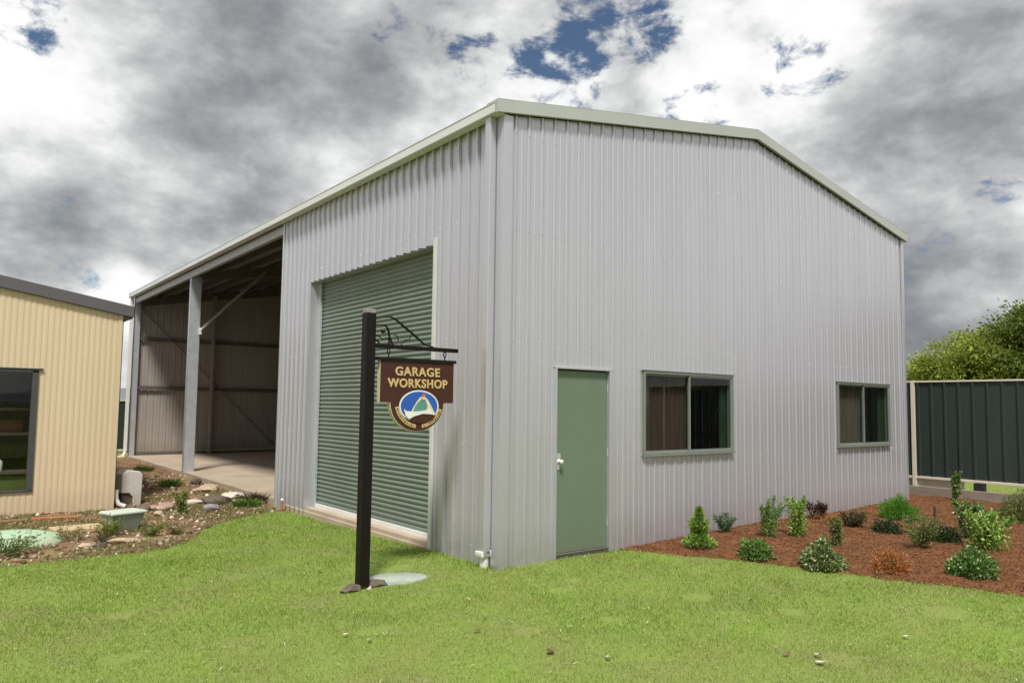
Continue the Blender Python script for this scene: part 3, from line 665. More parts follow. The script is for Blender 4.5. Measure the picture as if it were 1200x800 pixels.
def text(body, cx, cz, width, height, y):
    cu_ = bpy.data.curves.new('lettering', 'FONT'); cu_.body = body; cu_.align_x = 'CENTER'; cu_.align_y = 'CENTER'; cu_.extrude = .02; cu_.offset = .028; cu_.size = 1; cu_.space_character = 1.12
    t = bpy.data.objects.new('lettering', cu_); COL.objects.link(t); bpy.context.view_layer.update()
    me = bpy.data.meshes.new_from_object(t.evaluated_get(bpy.context.evaluated_depsgraph_get())); bpy.data.objects.remove(t)
    co = np.empty(len(me.vertices) * 3, np.float32); me.vertices.foreach_get('co', co); co = co.reshape(-1, 3)
    mn, mx_ = co.min(0), co.max(0); c = (mn + mx_) / 2; sx = width / (mx_[0] - mn[0]); sz = height / (mx_[1] - mn[1])
    out = np.stack([cx + (co[:, 0] - c[0]) * sx, y - (co[:, 2] - c[2]) * .2 - .003, cz + (co[:, 1] - c[1]) * sz], 1)
    # small serifs come from the flared ends: nudge extremes outward
    me.vertices.foreach_set('co', out.ravel().astype(np.float32)); me.update()
    return link('lettering', me, M['gold'], hs)
text('GARAGE', -.79, 1.972, .53, .093, YF - .004)
text('WORKSHOP', -.785, 1.852, .71, .093, YF - .004)
# emblem: layered painted relief, coordinates in board metres
def eb(px, py): return (-1.235 + (px / 7.27 + 440 - 443) * .01022, 2.05 - (py / 7.27 + 400 - 424) * .00838 + (px / 7.27 + 440 - 443) * .00029)
def layer(name, poly, m, d, parent):
    g = MB(); g.prism(poly, lambda u, v, t: (u, t, v), YF - .003 - d, YF - .0031 - d + .0028); return g.build(name, m, parent)
ecx, ecz = eb(355, 560)
em = layer('emblem', arc(ecx, ecz, .235, .165, 0, 360, 56)[:-1], M['white'], .003, hs)
layer('blue_field', arc(ecx, ecz, .218, .150, 0, 360, 56)[:-1], M['blue'], .006, em)
P_ = lambda L_: [eb(*q) for q in L_]
layer('hill_outline', P_([(285, 610), (300, 575), (330, 520), (362, 478), (385, 462), (405, 478), (430, 510), (450, 550), (475, 600), (495, 640), (470, 650), (400, 625)]), M['creamedge'], .009, em)
layer('green_hill', P_([(303, 603), (318, 560), (345, 520), (375, 492), (400, 505), (418, 540), (420, 575), (402, 600), (350, 608)]), M['emgreen'], .012, em)
layer('white_sweep', P_([(222, 580), (245, 600), (300, 606), (360, 604), (420, 595), (440, 580), (460, 610), (490, 642), (440, 632), (380, 628), (310, 648), (268, 672), (238, 640)]), M['white'], .015, em)
layer('brown_base', P_([(268, 672), (310, 650), (380, 632), (440, 636), (490, 645), (470, 685), (420, 705), (350, 712), (300, 700)]), M['signbrown'], .010, em)
layer('red_cap', P_([(368, 466), (375, 446), (395, 446), (408, 466), (398, 476), (378, 476)]), M['red'], .015, em)
layer('pale_top', P_([(374, 480), (388, 472), (402, 486), (395, 505), (378, 500)]), M['creamedge'], .018, em)
# gold ribbon below with tiny illegible strokes
def ribbon(a0, a1, n=18):
    o = arc(ecx, 1.652, .285, .258, a0, a1, n); i = arc(ecx, 1.652, .245, .222, a0, a1, n)[::-1]; return o + i
for a0, a1 in ((190, 262), (278, 345)):
    rb = layer('ribbon', ribbon(a0, a1), M['gold'], .004, hs)
    g = MB()
    for k in range(11):
        a = R(a0 + 5 + (a1 - a0 - 10) * k / 10); ca, sa = math.cos(a), math.sin(a)
        p1 = (ecx + .275 * ca, 1.652 + .249 * sa); p2 = (ecx + .257 * ca, 1.652 + .232 * sa)
        g.bar((p1[0], YF - .009, p1[1]), (p2[0], YF - .009, p2[1]), .006 if k % 3 else .012, .004, (0, 1, 0))
    g.build('ribbon_marks', M['signbrown'], rb)

# ------------------------------------------------------------------ cream building
CX, CY = -2.22, 7.88
cb = thing('cream_shed', 'cream corrugated shed with dark grey roof trim and one dark framed window', 'building')
CXL = -12.2; cridge = (CX + CXL) / 2; ceave = 3.10
croof = lambda x: ceave + (abs(CX - cridge) - abs(x - cridge)) * math.tan(R(9.6))
CW = (-5.6, -3.385, .17, 2.12)
def wavy(u0, u1, pitch=.085, h=.0045):
    pts = []; u = u0; k = 0
    seq = [(0, 0), (.16, 0), (.30, h), (.70, h), (.84, 0)]
    while u < u1:
        for a, b in seq:
            if u + a * pitch < u1: pts.append((u + a * pitch, b))
        u += pitch
    pts.append((u1, 0)); return pts
ribbed_wall('wall', lambda u, z, o: (u, CY - o, z), wavy(CXL, CX), lambda u: croof(u) - .002, lambda u: -.32, [CW], M['cream'], cb)
ribbed_wall('wall', lambda u, z, o: (CX + o, u, z), wavy(CY, 19.5), lambda u: ceave - .002, lambda u: -.32, [], M['cream'], cb)
ribbed_wall('wall', lambda u, z, o: (CXL - o, u, z), wavy(CY, 19.5), lambda u: ceave - .002, lambda u: -.32, [], M['cream'], cb)
ribbed_wall('wall', lambda u, z, o: (u, 19.5 + o, z), wavy(CXL, CX), lambda u: croof(u) - .002, lambda u: -.32, [], M['cream'], cb)
for xe in (CX + .08, CXL - .08):
    prof = rib_profile(CY - .02, 19.52, PIT, RW, TW, RH, .1); V = []; F = []
    for u, o in prof:
        for x in (xe, cridge): V.append((x, u, croof(x) + .05 + o))
    for i in range(len(prof) - 1): F.append((2 * i, 2 * i + 2, 2 * i + 3, 2 * i + 1))
    mesh_np('roof', V, F, M['grape'], cb)
b = MB(); b.prism([(CX + .17, croof(CX + .17)), (CX + .17, croof(CX + .17) + .19), (cridge, croof(cridge) + .19), (CXL - .12, croof(CXL - .12) + .19), (CXL - .12, croof(CXL - .12)), (cridge, croof(cridge))],
                  lambda u, v, t: (u, t, v), CY - .07, CY - .025); b.build('barge_board', M['grape'], cb, .004)
gutter(CX + .165, CX + .03, -1, CY - .02, 19.5, ceave - .04, ceave + .1, M['grape'], cb)
g = MB(); g.box(CX + .015, CX + .04, CY + .05, CY + .12, .1, ceave - .05); g.build('downpipe', M['winframe_dark'], cb, .004)
g = MB(); g.tube([(CX + .06, CY + .085, .12), (CX + .06, CY + .085, -.02), (CX + .10, CY + .06, -.12), (CX + .2, CY + .0, -.16)], .04, 12); g.build('downpipe_shoe', M['pvc'], cb)
g = MB(); g.box(CX - .05, CX + .016, CY - .016, CY - .002, -.3, ceave - .0); g.box(CX + .002, CX + .016, CY - .002, CY + .05, -.3, ceave); g.build('corner_flashing', M['cream'], cb, .002)
u0, u1, z0, z1 = CW
f = MB(); t = .05
f.box(u0, u1, CY - .03, CY + .09, z1 - t, z1); f.box(u0, u1, CY - .03, CY + .09, z0, z0 + t * .7); f.box(u0, u0 + t, CY - .03, CY + .09, z0, z1)
f.box(u1 - .085, u1, CY - .03, CY + .09, z0 + .02, z1 - .02); f.box(u0 - .03, u1 + .06, CY - .045, CY, z1, z1 + .018); wf = f.build('window', M['winframe_dark'], cb, .003)
g = MB(); g.box(u0 + .02, u1 - .04, CY + .04, CY + .045, z0 + .02, z1 - .02); g.build('pane', M['glass'], wf)
g = MB(); g.box(CXL + .05, CX - .05, CY + .05, 19.3, -.3, -.12); g.build('floor', M['concrete'], cb)
# storage inside the cream shed's window
rk = thing('storage_rack', 'grey storage rack standing inside the window of the cream shed', 'rack', (0, 0, 0))
for z in (.42, 1.05, 1.45):
    g = MB(); g.box(-5.6, -3.0, CY + .5, CY + 1.1, z, z + .05); g.build('shelf', M['shelf'], rk)
for x in (-5.5, -3.05):
    g = MB(); g.box(x, x + .05, CY + .52, CY + .57, -.12, 1.9); g.build('upright', M['steel'], rk)
g = MB(); g.box(-4.8, -3.2, CY + .55, CY + 1.0, .12, .40); o = g.build('green_panel', mat('olive', (.09, .11, .02), .7), None, .02); tag(o, 'olive green box low on the rack inside the cream shed window', 'box')
g = MB(); g.box(-4.6, -3.5, CY + .55, CY + .95, 1.102, 1.30); o = g.build('timber_bundle', mat('rust_wood', (.12, .035, .02), .8), None, .03); tag(o, 'reddish brown bundle on the rack shelf inside the cream shed window', 'bundle')
g = MB(); g.tube([(-3.82, CY + .62, .47), (-3.82, CY + .62, .62), (-3.82, CY + .62, .66)], [.07, .07, .03], 16); o = g.build('white_bottle', M['pvc']); tag(o, 'small white bottle on the lower shelf inside the cream shed window', 'bottle')

# ------------------------------------------------------------------ yard objects on the left
def Dz(x, y): return float(DZ(np.array([x]), np.array([y]))[0])
def Lz(x, y): return float(LZ(np.array([x]), np.array([y]))[0])
def Mz(x, y): return float(MZ(np.array([x]), np.array([y]))[0])
# grey moulded box with cut away corner
x, y = -1.88, 8.32
p = thing('plastic_bin', 'pale grey upright plastic box with a notched base beside the cream shed corner', 'box', (x, y, Dz(x, y) - .02), R(12)); BK = .86
prof = [(-.20, .22), (-.20, .66), (-.10, .70), (.13, .66), (.17, .60), (.16, .0), (-.02, .0), (-.03, .16), (-.09, .22)]
prof = [(-.24, .28), (-.24, .66), (-.12, .74), (.12, .70), (.17, .62), (.155, .0), (.0, .0), (-.01, .18), (-.08, .27)]
prof = [(a * BK, b * BK) for a, b in prof]
g = MB(); g.prism(prof, lambda u, v, t: (u, t, v), -.16, .16); g.build('shell', M['greyplastic'], p, .015)
g = MB(); g.tube([(.17, -.05, .33), (.21, -.05, .33)], .022, 12); g.build('spigot', M['pvc'], p)
g = MB(); g.box(-.19, .0, -.13, .13, .0, .22); g.build('notch_shade_block', M['rock_dark'], p, .01)  # dark block stands in for the shade inside the notch
# tapered pit riser with pale lid
x, y = -2.52, 5.42
p = thing('inspection_pit', 'grey green tapered plastic inspection pit with pale lid in the weeds before the cream shed', 'pit box', (x, y, Dz(x, y) - .05), R(18))
def frustum(g, a0, b0, z0, a1, b1, z1):
    vs = [(s * a0 / 2, t * b0 / 2, z0) for s, t in ((-1, -1), (1, -1), (1, 1), (-1, 1))] + [(s * a1 / 2, t * b1 / 2, z1) for s, t in ((-1, -1), (1, -1), (1, 1), (-1, 1))]
    g.add(vs, [(3, 2, 1, 0), (4, 5, 6, 7), (0, 1, 5, 4), (1, 2, 6, 5), (2, 3, 7, 6), (3, 0, 4, 7)])
g = MB(); frustum(g, .28, .22, -.02, .46, .32, .30); g.build('body', M['pitgreen'], p, .02)
g = MB(); frustum(g, .50, .36, .298, .51, .37, .325); frustum(g, .50, .36, .325, .47, .33, .34); g.build('lid', M['pitlid'], p, .008)
# mint dome
x, y = -3.85, 5.35
p = thing('septic_lid', 'cracked mint green dome lid half buried in weeds at the left edge', 'tank lid', (x, y, Dz(x, y) - .02))
g = MB(); g.lathe([(.66, -.05), (.66, .03), (.62, .06), (.52, .10), (.36, .135), (.18, .15), (0.0, .155)], (0, 0, 0), 40); g.build('dome', M['mint'], p)
g = MB()
for k in range(7):
    a = k * 2 * math.pi / 7 + .3; g.bar((.20 * math.cos(a), .20 * math.sin(a), .150), (.60 * math.cos(a + .06), .60 * math.sin(a + .06), .078), .022, .012)
for a in np.arange(0, 6.28, .42): g.bar((.40 * math.cos(a), .40 * math.sin(a), .128), (.40 * math.cos(a + .21), .40 * math.sin(a + .21), .130), .012, .012)
g.build('ribs', mat('mint_rib', (.17, .27, .17), .7), p)
def plank(name, lab, cat, c, size, rz, m, tilt=0.02):
    g = MB(); g.box(-size[0] / 2, size[0] / 2, -size[1] / 2, size[1] / 2, 0, size[2]); o = g.build(name, m, None, .004)
    o.location = (*c, Dz(*c) + .0); o.rotation_euler = (tilt, tilt * .7, rz); tag(o, lab, cat); return o
plank('paving_slab', 'tan flat slab lying between the mint lid and the grey green pit', 'slab', (-3.02, 5.75), (.62, .42, .05), R(8), M['tan'])
plank('timber_plank', 'orange brown plank lying on the soil along the cream wall', 'plank', (-3.15, 6.95), (.62, .12, .05), R(-3), M['plank'])
plank('timber_plank', 'dull brown plank end at far left beside the orange plank', 'plank', (-3.75, 7.0), (.5, .12, .04), R(2), mat('dull_plank', (.26, .14, .08), .9))
plank('timber_offcut', 'pale yellow board by the downpipe between the two sheds', 'board', (-.55, 18.3), (.9, .3, .06), R(-10), mat('pale_board', (.55, .45, .22), .8))

def rock(name, lab, c, s, m, seed, zf=Dz, sink=.25, rz=0, cat='rock', group=None):
    bm = bmesh.new(); bmesh.ops.create_icosphere(bm, subdivisions=4, radius=1); r_ = np.random.default_rng(seed)
    V = np.array([v.co[:] for v in bm.verts])
    for _ in range(12):
        n = r_.normal(size=3); n /= np.linalg.norm(n); d = r_.uniform(.55, .85); t = V @ n; V = V - np.outer(np.maximum(t - d, 0) * .92, n)
    nx = sum(a * np.sin(V @ r_.normal(size=3) * f_ + r_.uniform(0, 6)) for a, f_ in ((.06, 3), (.05, 6), (.035, 11), (.024, 19), (.016, 31)))
    V *= (1 + nx)[:, None]; V *= np.array(s) / 2
    for v, q in zip(bm.verts, V): v.co = q
    me = bpy.data.meshes.new(name); bm.to_mesh(me); bm.free()
    for p_ in me.polygons: p_.use_smooth = True
    o = link(name, me, m); o.location = (c[0], c[1], zf(*c) + s[2] * (.5 - sink)); o.rotation_euler = (0, 0, rz); tag(o, lab, cat, group); return o
G = 'rocks edging the bare soil'
rock('rock', 'large dark jagged rock leaning on the white stone near the shed slab', (-.72, 7.15), (.62, .40, .26), M['rock_dark'], 3, rz=.45, group=G)
rock('rock', 'bright white flat stone behind the dark jagged rock', (-.28, 7.75), (.50, .40, .20), M['rock_pale'], 4, rz=-.2, group=G)
rock('rock', 'rounded grey rock in front of the dark jagged rock', (-1.08, 6.32), (.34, .24, .17), M['rock_grey'], 5, rz=.1, group=G)
rock('rock', 'reddish brown rock beside the yellow green weed', (-1.62, 6.85), (.34, .26, .20), M['rock_pink'], 6, rz=.3, group=G)
rock('rock', 'dark pitted rock just behind the grey green pit', (-1.95, 6.85), (.28, .22, .17), M['rock_dark'], 7, rz=1.0, group=G)
rock('rock', 'flat pinkish tan rock between the pit and the reddish rock', (-1.80, 7.15), (.40, .26, .14), M['rock_pink'], 8, rz=.0, group=G)
rock('rock', 'small pale round stone in front of the flat pinkish rock', (-1.86, 6.25), (.17, .14, .12), M['rock_tan'], 9, rz=.5, group=G)
rock('rock', 'flat cream stone between the weed and the dark jagged rock', (-1.08, 7.45), (.42, .26, .12), M['rock_pale'], 10, rz=.1, group=G)
rock('rock', 'lumpy tan clod beside the concrete slab edge', (-.42, 8.9), (.50, .42, .22), M['rock_tan'], 11, rz=.2, group=G)
rock('rock', 'small black rock highest against the concrete slab edge', (-.30, 10.0), (.26, .20, .18), M['rock_dark'], 12, rz=.2, group=G)
rock('rock', 'long flat pinkish stone at the lawn edge left of the pit', (-2.72, 4.38), (.48, .20, .09), M['rock_tan'], 13, rz=.2, group=G)
rock('rock', 'smaller flat pinkish stone leftmost along the lawn edge', (-3.12, 4.36), (.20, .15, .07), M['rock_tan'], 14, rz=.4, group=G)
rock('rock', 'dark brown clod between the two flat stones at the lawn edge', (-2.98, 4.22), (.14, .10, .09), M['rock_dark'], 15, rz=.4, group=G)
rock('rock', 'white chip lying in the weeds before the mint lid', (-3.45, 4.72), (.11, .07, .04), M['rock_pale'], 16, rz=.4, group=G)
rock('rock', 'small white stone at the foot of the pit on its right', (-2.28, 5.05), (.07, .06, .06), M['rock_pale'], 17, rz=.4, group=G)
rock('soil_clod', 'dark clod heaped against the left foot of the sign post', (-1.50, .36), (.24, .17, .09), M['rock_dark'], 21, Lz, cat='clod', group='soil clods at the sign post')
rock('soil_clod', 'dark clod at the right foot of the sign post beside the disc', (-1.20, .40), (.26, .14, .09), M['rock_dark'], 22, Lz, cat='clod', group='soil clods at the sign post')
rock('stone', 'small white stone on soil in front of the sign post', (-1.34, .27), (.045, .04, .06), M['rock_pale'], 23, Lz)
# gravel as one mass
def scatter_stones(name, n, region, zf, smin, smax, m, seed):
    r_ = np.random.default_rng(seed); V = []; F = []
    base = np.array([(1, 0, 0), (-1, 0, 0), (0, 1, 0), (0, -1, 0), (0, 0, 1), (0, 0, -1)], float)
    f8 = np.array([(0, 2, 4), (2, 1, 4), (1, 3, 4), (3, 0, 4), (2, 0, 5), (1, 2, 5), (3, 1, 5), (0, 3, 5)])
    pts = region(r_, n); z = zf(pts[:, 0], pts[:, 1])
    for i in range(len(pts)):
        s = smin + (smax - smin) * r_.random() ** 3; b = base * (s * r_.uniform(.5, 1.2, 3)) * (1, 1, .7) + r_.normal(size=(6, 3)) * s * .12
        a = r_.uniform(0, 6.28); c_, s_ = math.cos(a), math.sin(a); b = b @ np.array([[c_, s_, 0], [-s_, c_, 0], [0, 0, 1]])
        V.append(b + (pts[i, 0], pts[i, 1], z[i] + s * .15)); F.append(f8 + 6 * i)
    return mesh_np(name, np.concatenate(V), np.concatenate(F), m)
def reg_dirt(r_, n):
    x = r_.uniform(-5, 0, n * 2); y = r_.uniform(3.6, 19, n * 2) ** 1; y = 3.6 + (y - 3.6) * r_.random(n * 2) ** .6
    k = (sdirt(x, y) > 0.02) & ~((x < CX + .05) & (y > CY - .05)); return np.stack([x[k], y[k]], 1)[:n]
M['gravel'] = leafmat('gravel_mix', [(0, (.10, .065, .04)), (.5, (.24, .16, .09)), (.80, (.36, .27, .18)), (1, (.66, .58, .48))], 0, .9, spec=.15)
tag(scatter_stones('gravel', 5200, reg_dirt, DZ, .008, .06, M['gravel'], 31), 'loose gravel and clods scattered over the bare soil between the sheds', 'gravel', kind='stuff')

# flat lid disc in the lawn
x, y = -.93, .46
p = thing('drain_cover', 'flat grey green round cover in the grass beside the sign post', 'drain cover', (x, y, Lz(x, y) + .028))
g = MB(); g.lathe([(.30, -.06), (.30, .0), (.285, .008), (.0, .010)], (0, 0, 0), 36); o = g.build('cover', M['disc'], p); o.scale = (1.0, .62, 1); o.rotation_euler = (0, 0, R(-25))
bare = MB()
# ------------------------------------------------------------------ fences
def fence(name, lab, ax, pos, a0, a1, ztop, zbot, posts, zg):
    """ax 'y': runs along y at x=pos ; ax 'x': runs along x at y=pos"""
    t = thing(name, lab, 'fence')
    T = (lambda u, v, z: (pos + v, u, z)) if ax == 'y' else (lambda u, v, z: (u, pos + v, z))
    def bx(g, u0, u1, v0, v1, z0, z1):
        a = T(u0, v0, z0); b = T(u1, v1, z1); g.box(a[0], b[0], a[1], b[1], z0, z1)
    pr = [p_ for p_ in posts if a0 <= p_ <= a1]; ends = [a0] + pr + [a1]
    for u0, u1 in zip(ends[:-1], ends[1:]):
        if u1 - u0 < .1: continue
        prof = rib_profile(u0 + .03, u1 - .03, .245, .06, .03, .028, u0 + .10, pan=False)
        ribbed_wall('panel', lambda u, z, o: T(u, -o, z), prof, lambda u: ztop - .02, lambda u: zbot + .01, [], M['fgreen'], t)
        g = MB(); bx(g, u0, u1, -.035, .025, ztop - .032, ztop); g.build('top_rail', M['fcream'], t, .004)
        g = MB(); bx(g, u0, u1, -.035, .025, zbot, zbot + .045); g.build('bottom_rail', M['fcream'], t, .004)
    for u in pr:
        g = MB(); bx(g, u - .035, u + .035, -.045, .035, zg - .2, ztop + .005); g.build('post', M['fcream'], t, .004)
    return t
FX = 10.62
fence('side_fence', 'dark green ribbed metal fence with cream rails right of the grey shed', 'y', FX, -7.35, 21.3, 2.235, .33, [.44 + 2.4 * k for k in range(-3, 9)], 0)
fence('rear_fence', 'dark green metal fence glimpsed in the gap between the cream and grey sheds', 'x', 21.4, -13, FX, 1.66, -.02, [-12.9 + 2.4 * k for k in range(0, 10)], -.1)
g = MB(); g.box(FX - .16, FX - .11, -7.3, 4.0, -.15, .19); o = g.build('retaining_sleeper', M['timber'], None, .008); tag(o, 'long weathered grey sleeper edging the mulch below the green fence', 'sleeper')
g = MB(); g.box(FX + .03, FX + .07, -.42, 3.5, -.1, .325); o = g.build('plinth_board', M['fcream'], None, .004); tag(o, 'cream plinth board under the left end of the green fence', 'board')
g = MB(); g.box(FX - .10, FX + .03, -.80, -.63, -.1, .325); o = g.build('packer_block', M['black'], None, .004); tag(o, 'small black block under the bottom rail of the green fence', 'block')

# ------------------------------------------------------------------ foliage builders
def quads_leaves(C, D, L_, Wd, r_, droop=0.0):
    """leaf quads: centre base C, direction D (unit), length L_, width Wd"""
    n = len(C); D = D / (np.linalg.norm(D, axis=1, keepdims=True) + 1e-9)
    rv = r_.normal(size=(n, 3)); S = np.cross(D, rv); S /= (np.linalg.norm(S, axis=1, keepdims=True) + 1e-9)
    L_ = np.broadcast_to(L_, n)[:, None]; Wd = np.broadcast_to(Wd, n)[:, None]
    nn = np.cross(S, D)
    p0 = C; p1 = C + D * L_ * .45 + S * Wd / 2 + nn * L_ * .06; p2 = C + D * L_ - np.array([0, 0, 1]) * L_ * droop; p3 = C + D * L_ * .45 - S * Wd / 2 + nn * L_ * .06
    V = np.stack([p0, p1, p2, p3], 1).reshape(-1, 3); F = np.arange(4 * n).reshape(n, 4)
    return V, F
def unit(v): return v / (np.linalg.norm(v, axis=-1, keepdims=True) + 1e-9)
def shrub(name, lab, c, w, h, kind, m, seed, n=1400, ls=.035, lw=.5, zf=Mz, cat='shrub', group='young shrubs in the mulch bed'):
    r_ = np.random.default_rng(seed); z0 = zf(*c); k_ = .90 if zf is Mz else 1.0; w *= k_; h *= k_; ls *= .85 if zf is Mz else 1.0
    t = thing(name, lab, cat, (c[0], c[1], z0), 0, group); stems = MB()
    if kind == 'mound':
        q = unit(r_.normal(size=(n, 3))); q[:, 2] = np.abs(q[:, 2]) * 1.0 - .12
        lump = 1 + .22 * np.sin(q[:, 0] * 5 + seed) * np.sin(q[:, 1] * 6 + 1) + .12 * np.sin(q[:, 2] * 9 + seed * 2)
        rr_ = (r_.random(n) ** .35) * lump; C = q * rr_[:, None] * np.array([w / 2, w / 2, h]); C[:, 2] = np.maximum(C[:, 2], .01); D = unit(q + r_.normal(size=(n, 3)) * .55 + (0, 0, .35))
    elif kind == 'pyramid':
        k = r_.random(n); zc = k ** 1.25; tier = 1 - zc; rad = (tier ** .8) * (.78 + .25 * np.sin(zc * 12 + 1)) * np.sqrt(r_.random(n)) ** .6
        a = r_.uniform(0, 6.283, n); C = np.stack([np.cos(a) * rad * w / 2, np.sin(a) * rad * w / 2, zc * h * .93 + .02], 1)
        D = unit(np.stack([np.cos(a), np.sin(a), np.full(n, .8)], 1) + r_.normal(size=(n, 3)) * .4)
    elif kind == 'upright':
        ns = 9; C = []; D = []
        for i in range(ns):
            a = r_.uniform(0, 6.283); sp_ = r_.uniform(.1, 1.0) * w / 2; hh = h * r_.uniform(.65, .97)
            tip = np.array([math.cos(a) * sp_, math.sin(a) * sp_, hh]); tt = np.linspace(0, 1, 9)[:, None]
            pts = np.array([0, 0, 0]) * (1 - tt) + tip * tt; pts[:, :2] *= (tt ** .6)
            stems.tube(pts.tolist(), [.005] * 9, 5, False)
            k = r_.uniform(.12, 1, n // ns); base = np.stack([np.interp(k, tt[:, 0], pts[:, j]) for j in range(3)], 1)
            C.append(base + r_.normal(size=base.shape) * w * .13 * (1.15 - k)[:, None]); D.append(unit(r_.normal(size=base.shape) * .8 + (0, 0, .7)))
        C = np.concatenate(C); D = np.concatenate(D)
    elif kind == 'wispy':
        ns = 16; C = []; D = []
        for i in range(ns):
            a = r_.uniform(0, 6.283); sp_ = r_.uniform(.3, 1.0) * w / 2; hh = h * r_.uniform(.45, .97)
            tt = np.linspace(0, 1, 6)[:, None]; pts = tt * np.array([math.cos(a) * sp_, math.sin(a) * sp_, hh])
            stems.tube(pts.tolist(), [.003] * 6, 4, False)
            k = r_.uniform(.2, 1, n // ns); base = k[:, None] * pts[-1]
            C.append(base + r_.normal(size=base.shape) * w * .05); D.append(unit(r_.normal(size=base.shape) * .6 + unit(pts[-1]) * 1.2))
        C = np.concatenate(C); D = np.concatenate(D)
    elif kind == 'tuft':
        a = r_.uniform(0, 6.283, n); rb = np.sqrt(r_.random(n)) * w * .25; C = np.stack([np.cos(a) * rb, np.sin(a) * rb, np.zeros(n)], 1)
        D = unit(np.stack([np.cos(a) * (.15 + rb / (w * .25) * .6), np.sin(a) * (.15 + rb / (w * .25) * .6), np.ones(n)], 1) + r_.normal(size=(n, 3)) * .16)
        V, F = quads_leaves(C, D, h * r_.uniform(.5, 1.05, n), ls * lw, r_, .12)
        mesh_np('foliage', V, F, m, t); return t
    V, F = quads_leaves(C, D, ls * r_.uniform(.6, 1.3, len(C)), ls * lw, r_, .1)
    mesh_np('foliage', V, F, m, t)
    if not stems.v:
        for i in range(6):
            a = i * 1.05; stems.tube([(0, 0, -.02), (math.cos(a) * w * .14, math.sin(a) * w * .14, h * .35), (math.cos(a) * w * .26, math.sin(a) * w * .26, h * .7)], [.007, .005, .003], 5, False)
    else: stems.tube([(0, 0, -.03), (0, 0, h * .12)], [.008, .006], 6, False)
    stems.build('stem', M['stem'], t); return t
LM = {}
LM['lime'] = leafmat('leaf_lime', [(0, (0.080, 0.176, 0.032)), (.4, (0.192, 0.336, 0.056)), (.8, (0.352, 0.480, 0.096)), (1, (0.576, 0.640, 0.224))], .3)
LM['mid'] = leafmat('leaf_mid', [(0, (0.064, 0.136, 0.032)), (.5, (0.144, 0.256, 0.056)), (1, (0.272, 0.384, 0.112))], .3)
LM['bluegreen'] = leafmat('leaf_bluegreen', [(0, (0.049, 0.098, 0.042)), (1, (0.140, 0.224, 0.112))], .25)
LM['varieg'] = leafmat('leaf_variegated', [(0, (0.047, 0.095, 0.027)), (.5, (0.121, 0.189, 0.047)), (.75, (0.297, 0.351, 0.135)), (1, (0.702, 0.675, 0.405))], .25)
LM['purple'] = leafmat('leaf_purple', [(0, (.022, .012, .012)), (.7, (.06, .03, .025)), (1, (.11, .07, .05))], .15)
LM['bronze'] = leafmat('leaf_bronze', [(0, (0.042, 0.024, 0.014)), (.5, (0.090, 0.060, 0.024)), (1, (0.120, 0.144, 0.048))], .2)
LM['orange'] = leafmat('leaf_orange', [(0, (0.286, 0.078, 0.026)), (.6, (0.468, 0.156, 0.058)), (.85, (0.520, 0.286, 0.091)), (1, (0.286, 0.364, 0.104))], .3)
LM['bright'] = leafmat('leaf_bright', [(0, (0.054, 0.162, 0.016)), (.5, (0.108, 0.270, 0.027)), (1, (0.189, 0.405, 0.054))], .35)
LM['olive'] = leafmat('leaf_olive', [(0, (0.084, 0.112, 0.028)), (.6, (0.168, 0.210, 0.063)), (1, (0.280, 0.308, 0.112))], .3)
LM['dark'] = leafmat('leaf_dark', [(0, (.015, .03, .01)), (.6, (.035, .06, .02)), (1, (.08, .11, .035))], .2)
LM['flower'] = leafmat('leaf_flowering', [(0, (0.039, 0.104, 0.019)), (.75, (0.117, 0.234, 0.046)), (.88, (0.208, 0.338, 0.078)), (.93, (0.715, 0.676, 0.429)), (1, (0.806, 0.754, 0.494))], .25)
LM['weed'] = leafmat('leaf_weed', [(0, (.09, .14, .02)), (.6, (.20, .27, .045)), (1, (.38, .36, .14))], .35)
LM['straw'] = leafmat('leaf_straw', [(0, (.20, .18, .06)), (.6, (.32, .27, .12)), (1, (.45, .38, .22))], .3)
LM['vbright'] = leafmat('leaf_vivid', [(0, (.04, .13, .01)), (1, (.12, .30, .03))], .35)

S = shrub
S('leafy_shrub', 'yellow green two tiered bushy shrub nearest the wall end of the mulch', (2.52, -.60), .44, .52, 'pyramid', LM['lime'], 1, 3200, .046, .6)
S('spiky_shrub', 'small blue green spiky shrub against the wall right of the two tiered shrub', (3.5, -.25), .30, .27, 'wispy', LM['bluegreen'], 2, 900, .05, .3)
S('feathery_shrub', 'slender feathery green shrub, left of two uprights by the wall under the windows', (3.68, -.78), .42, .56, 'upright', LM['mid'], 3, 2600, .040, .4)
S('upright_shrub', 'fuller upright green shrub with a lime tip, right of the feathery one', (4.06, -.95), .46, .56, 'upright', LM['lime'], 4, 3400, .040, .5)
S('low_shrub', 'low dark green mound in front of the two upright shrubs', (2.66, -1.27), .40, .26, 'mound', LM['mid'], 5, 2200, .044, .6)
S('variegated_shrub', 'rounded cream edged shrub closest to the lawn at the middle of the bed', (2.95, -1.90), .46, .37, 'mound', LM['varieg'], 6, 3200, .044, .6)
S('wispy_shrub', 'wispy pale green shrub just behind the cream edged round shrub', (4.05, -1.48), .32, .40, 'upright', LM['olive'], 7, 1300, .040, .4)
S('purple_shrub', 'dark purple spiky shrub against the wall below the second window', (5.6, -.38), .44, .28, 'wispy', LM['purple'], 8, 1300, .05, .4)
S('bronze_shrub', 'low bronze shrub right of the wispy pale green shrub', (5.35, -1.0), .46, .22, 'wispy', LM['bronze'], 9, 1300, .044, .5)
S('rusty_groundcover', 'thin rusty orange patch of low stems beside the bronze shrub', (5.3, -.72), .60, .18, 'wispy', LM['orange'], 10, 900, .03, .3)
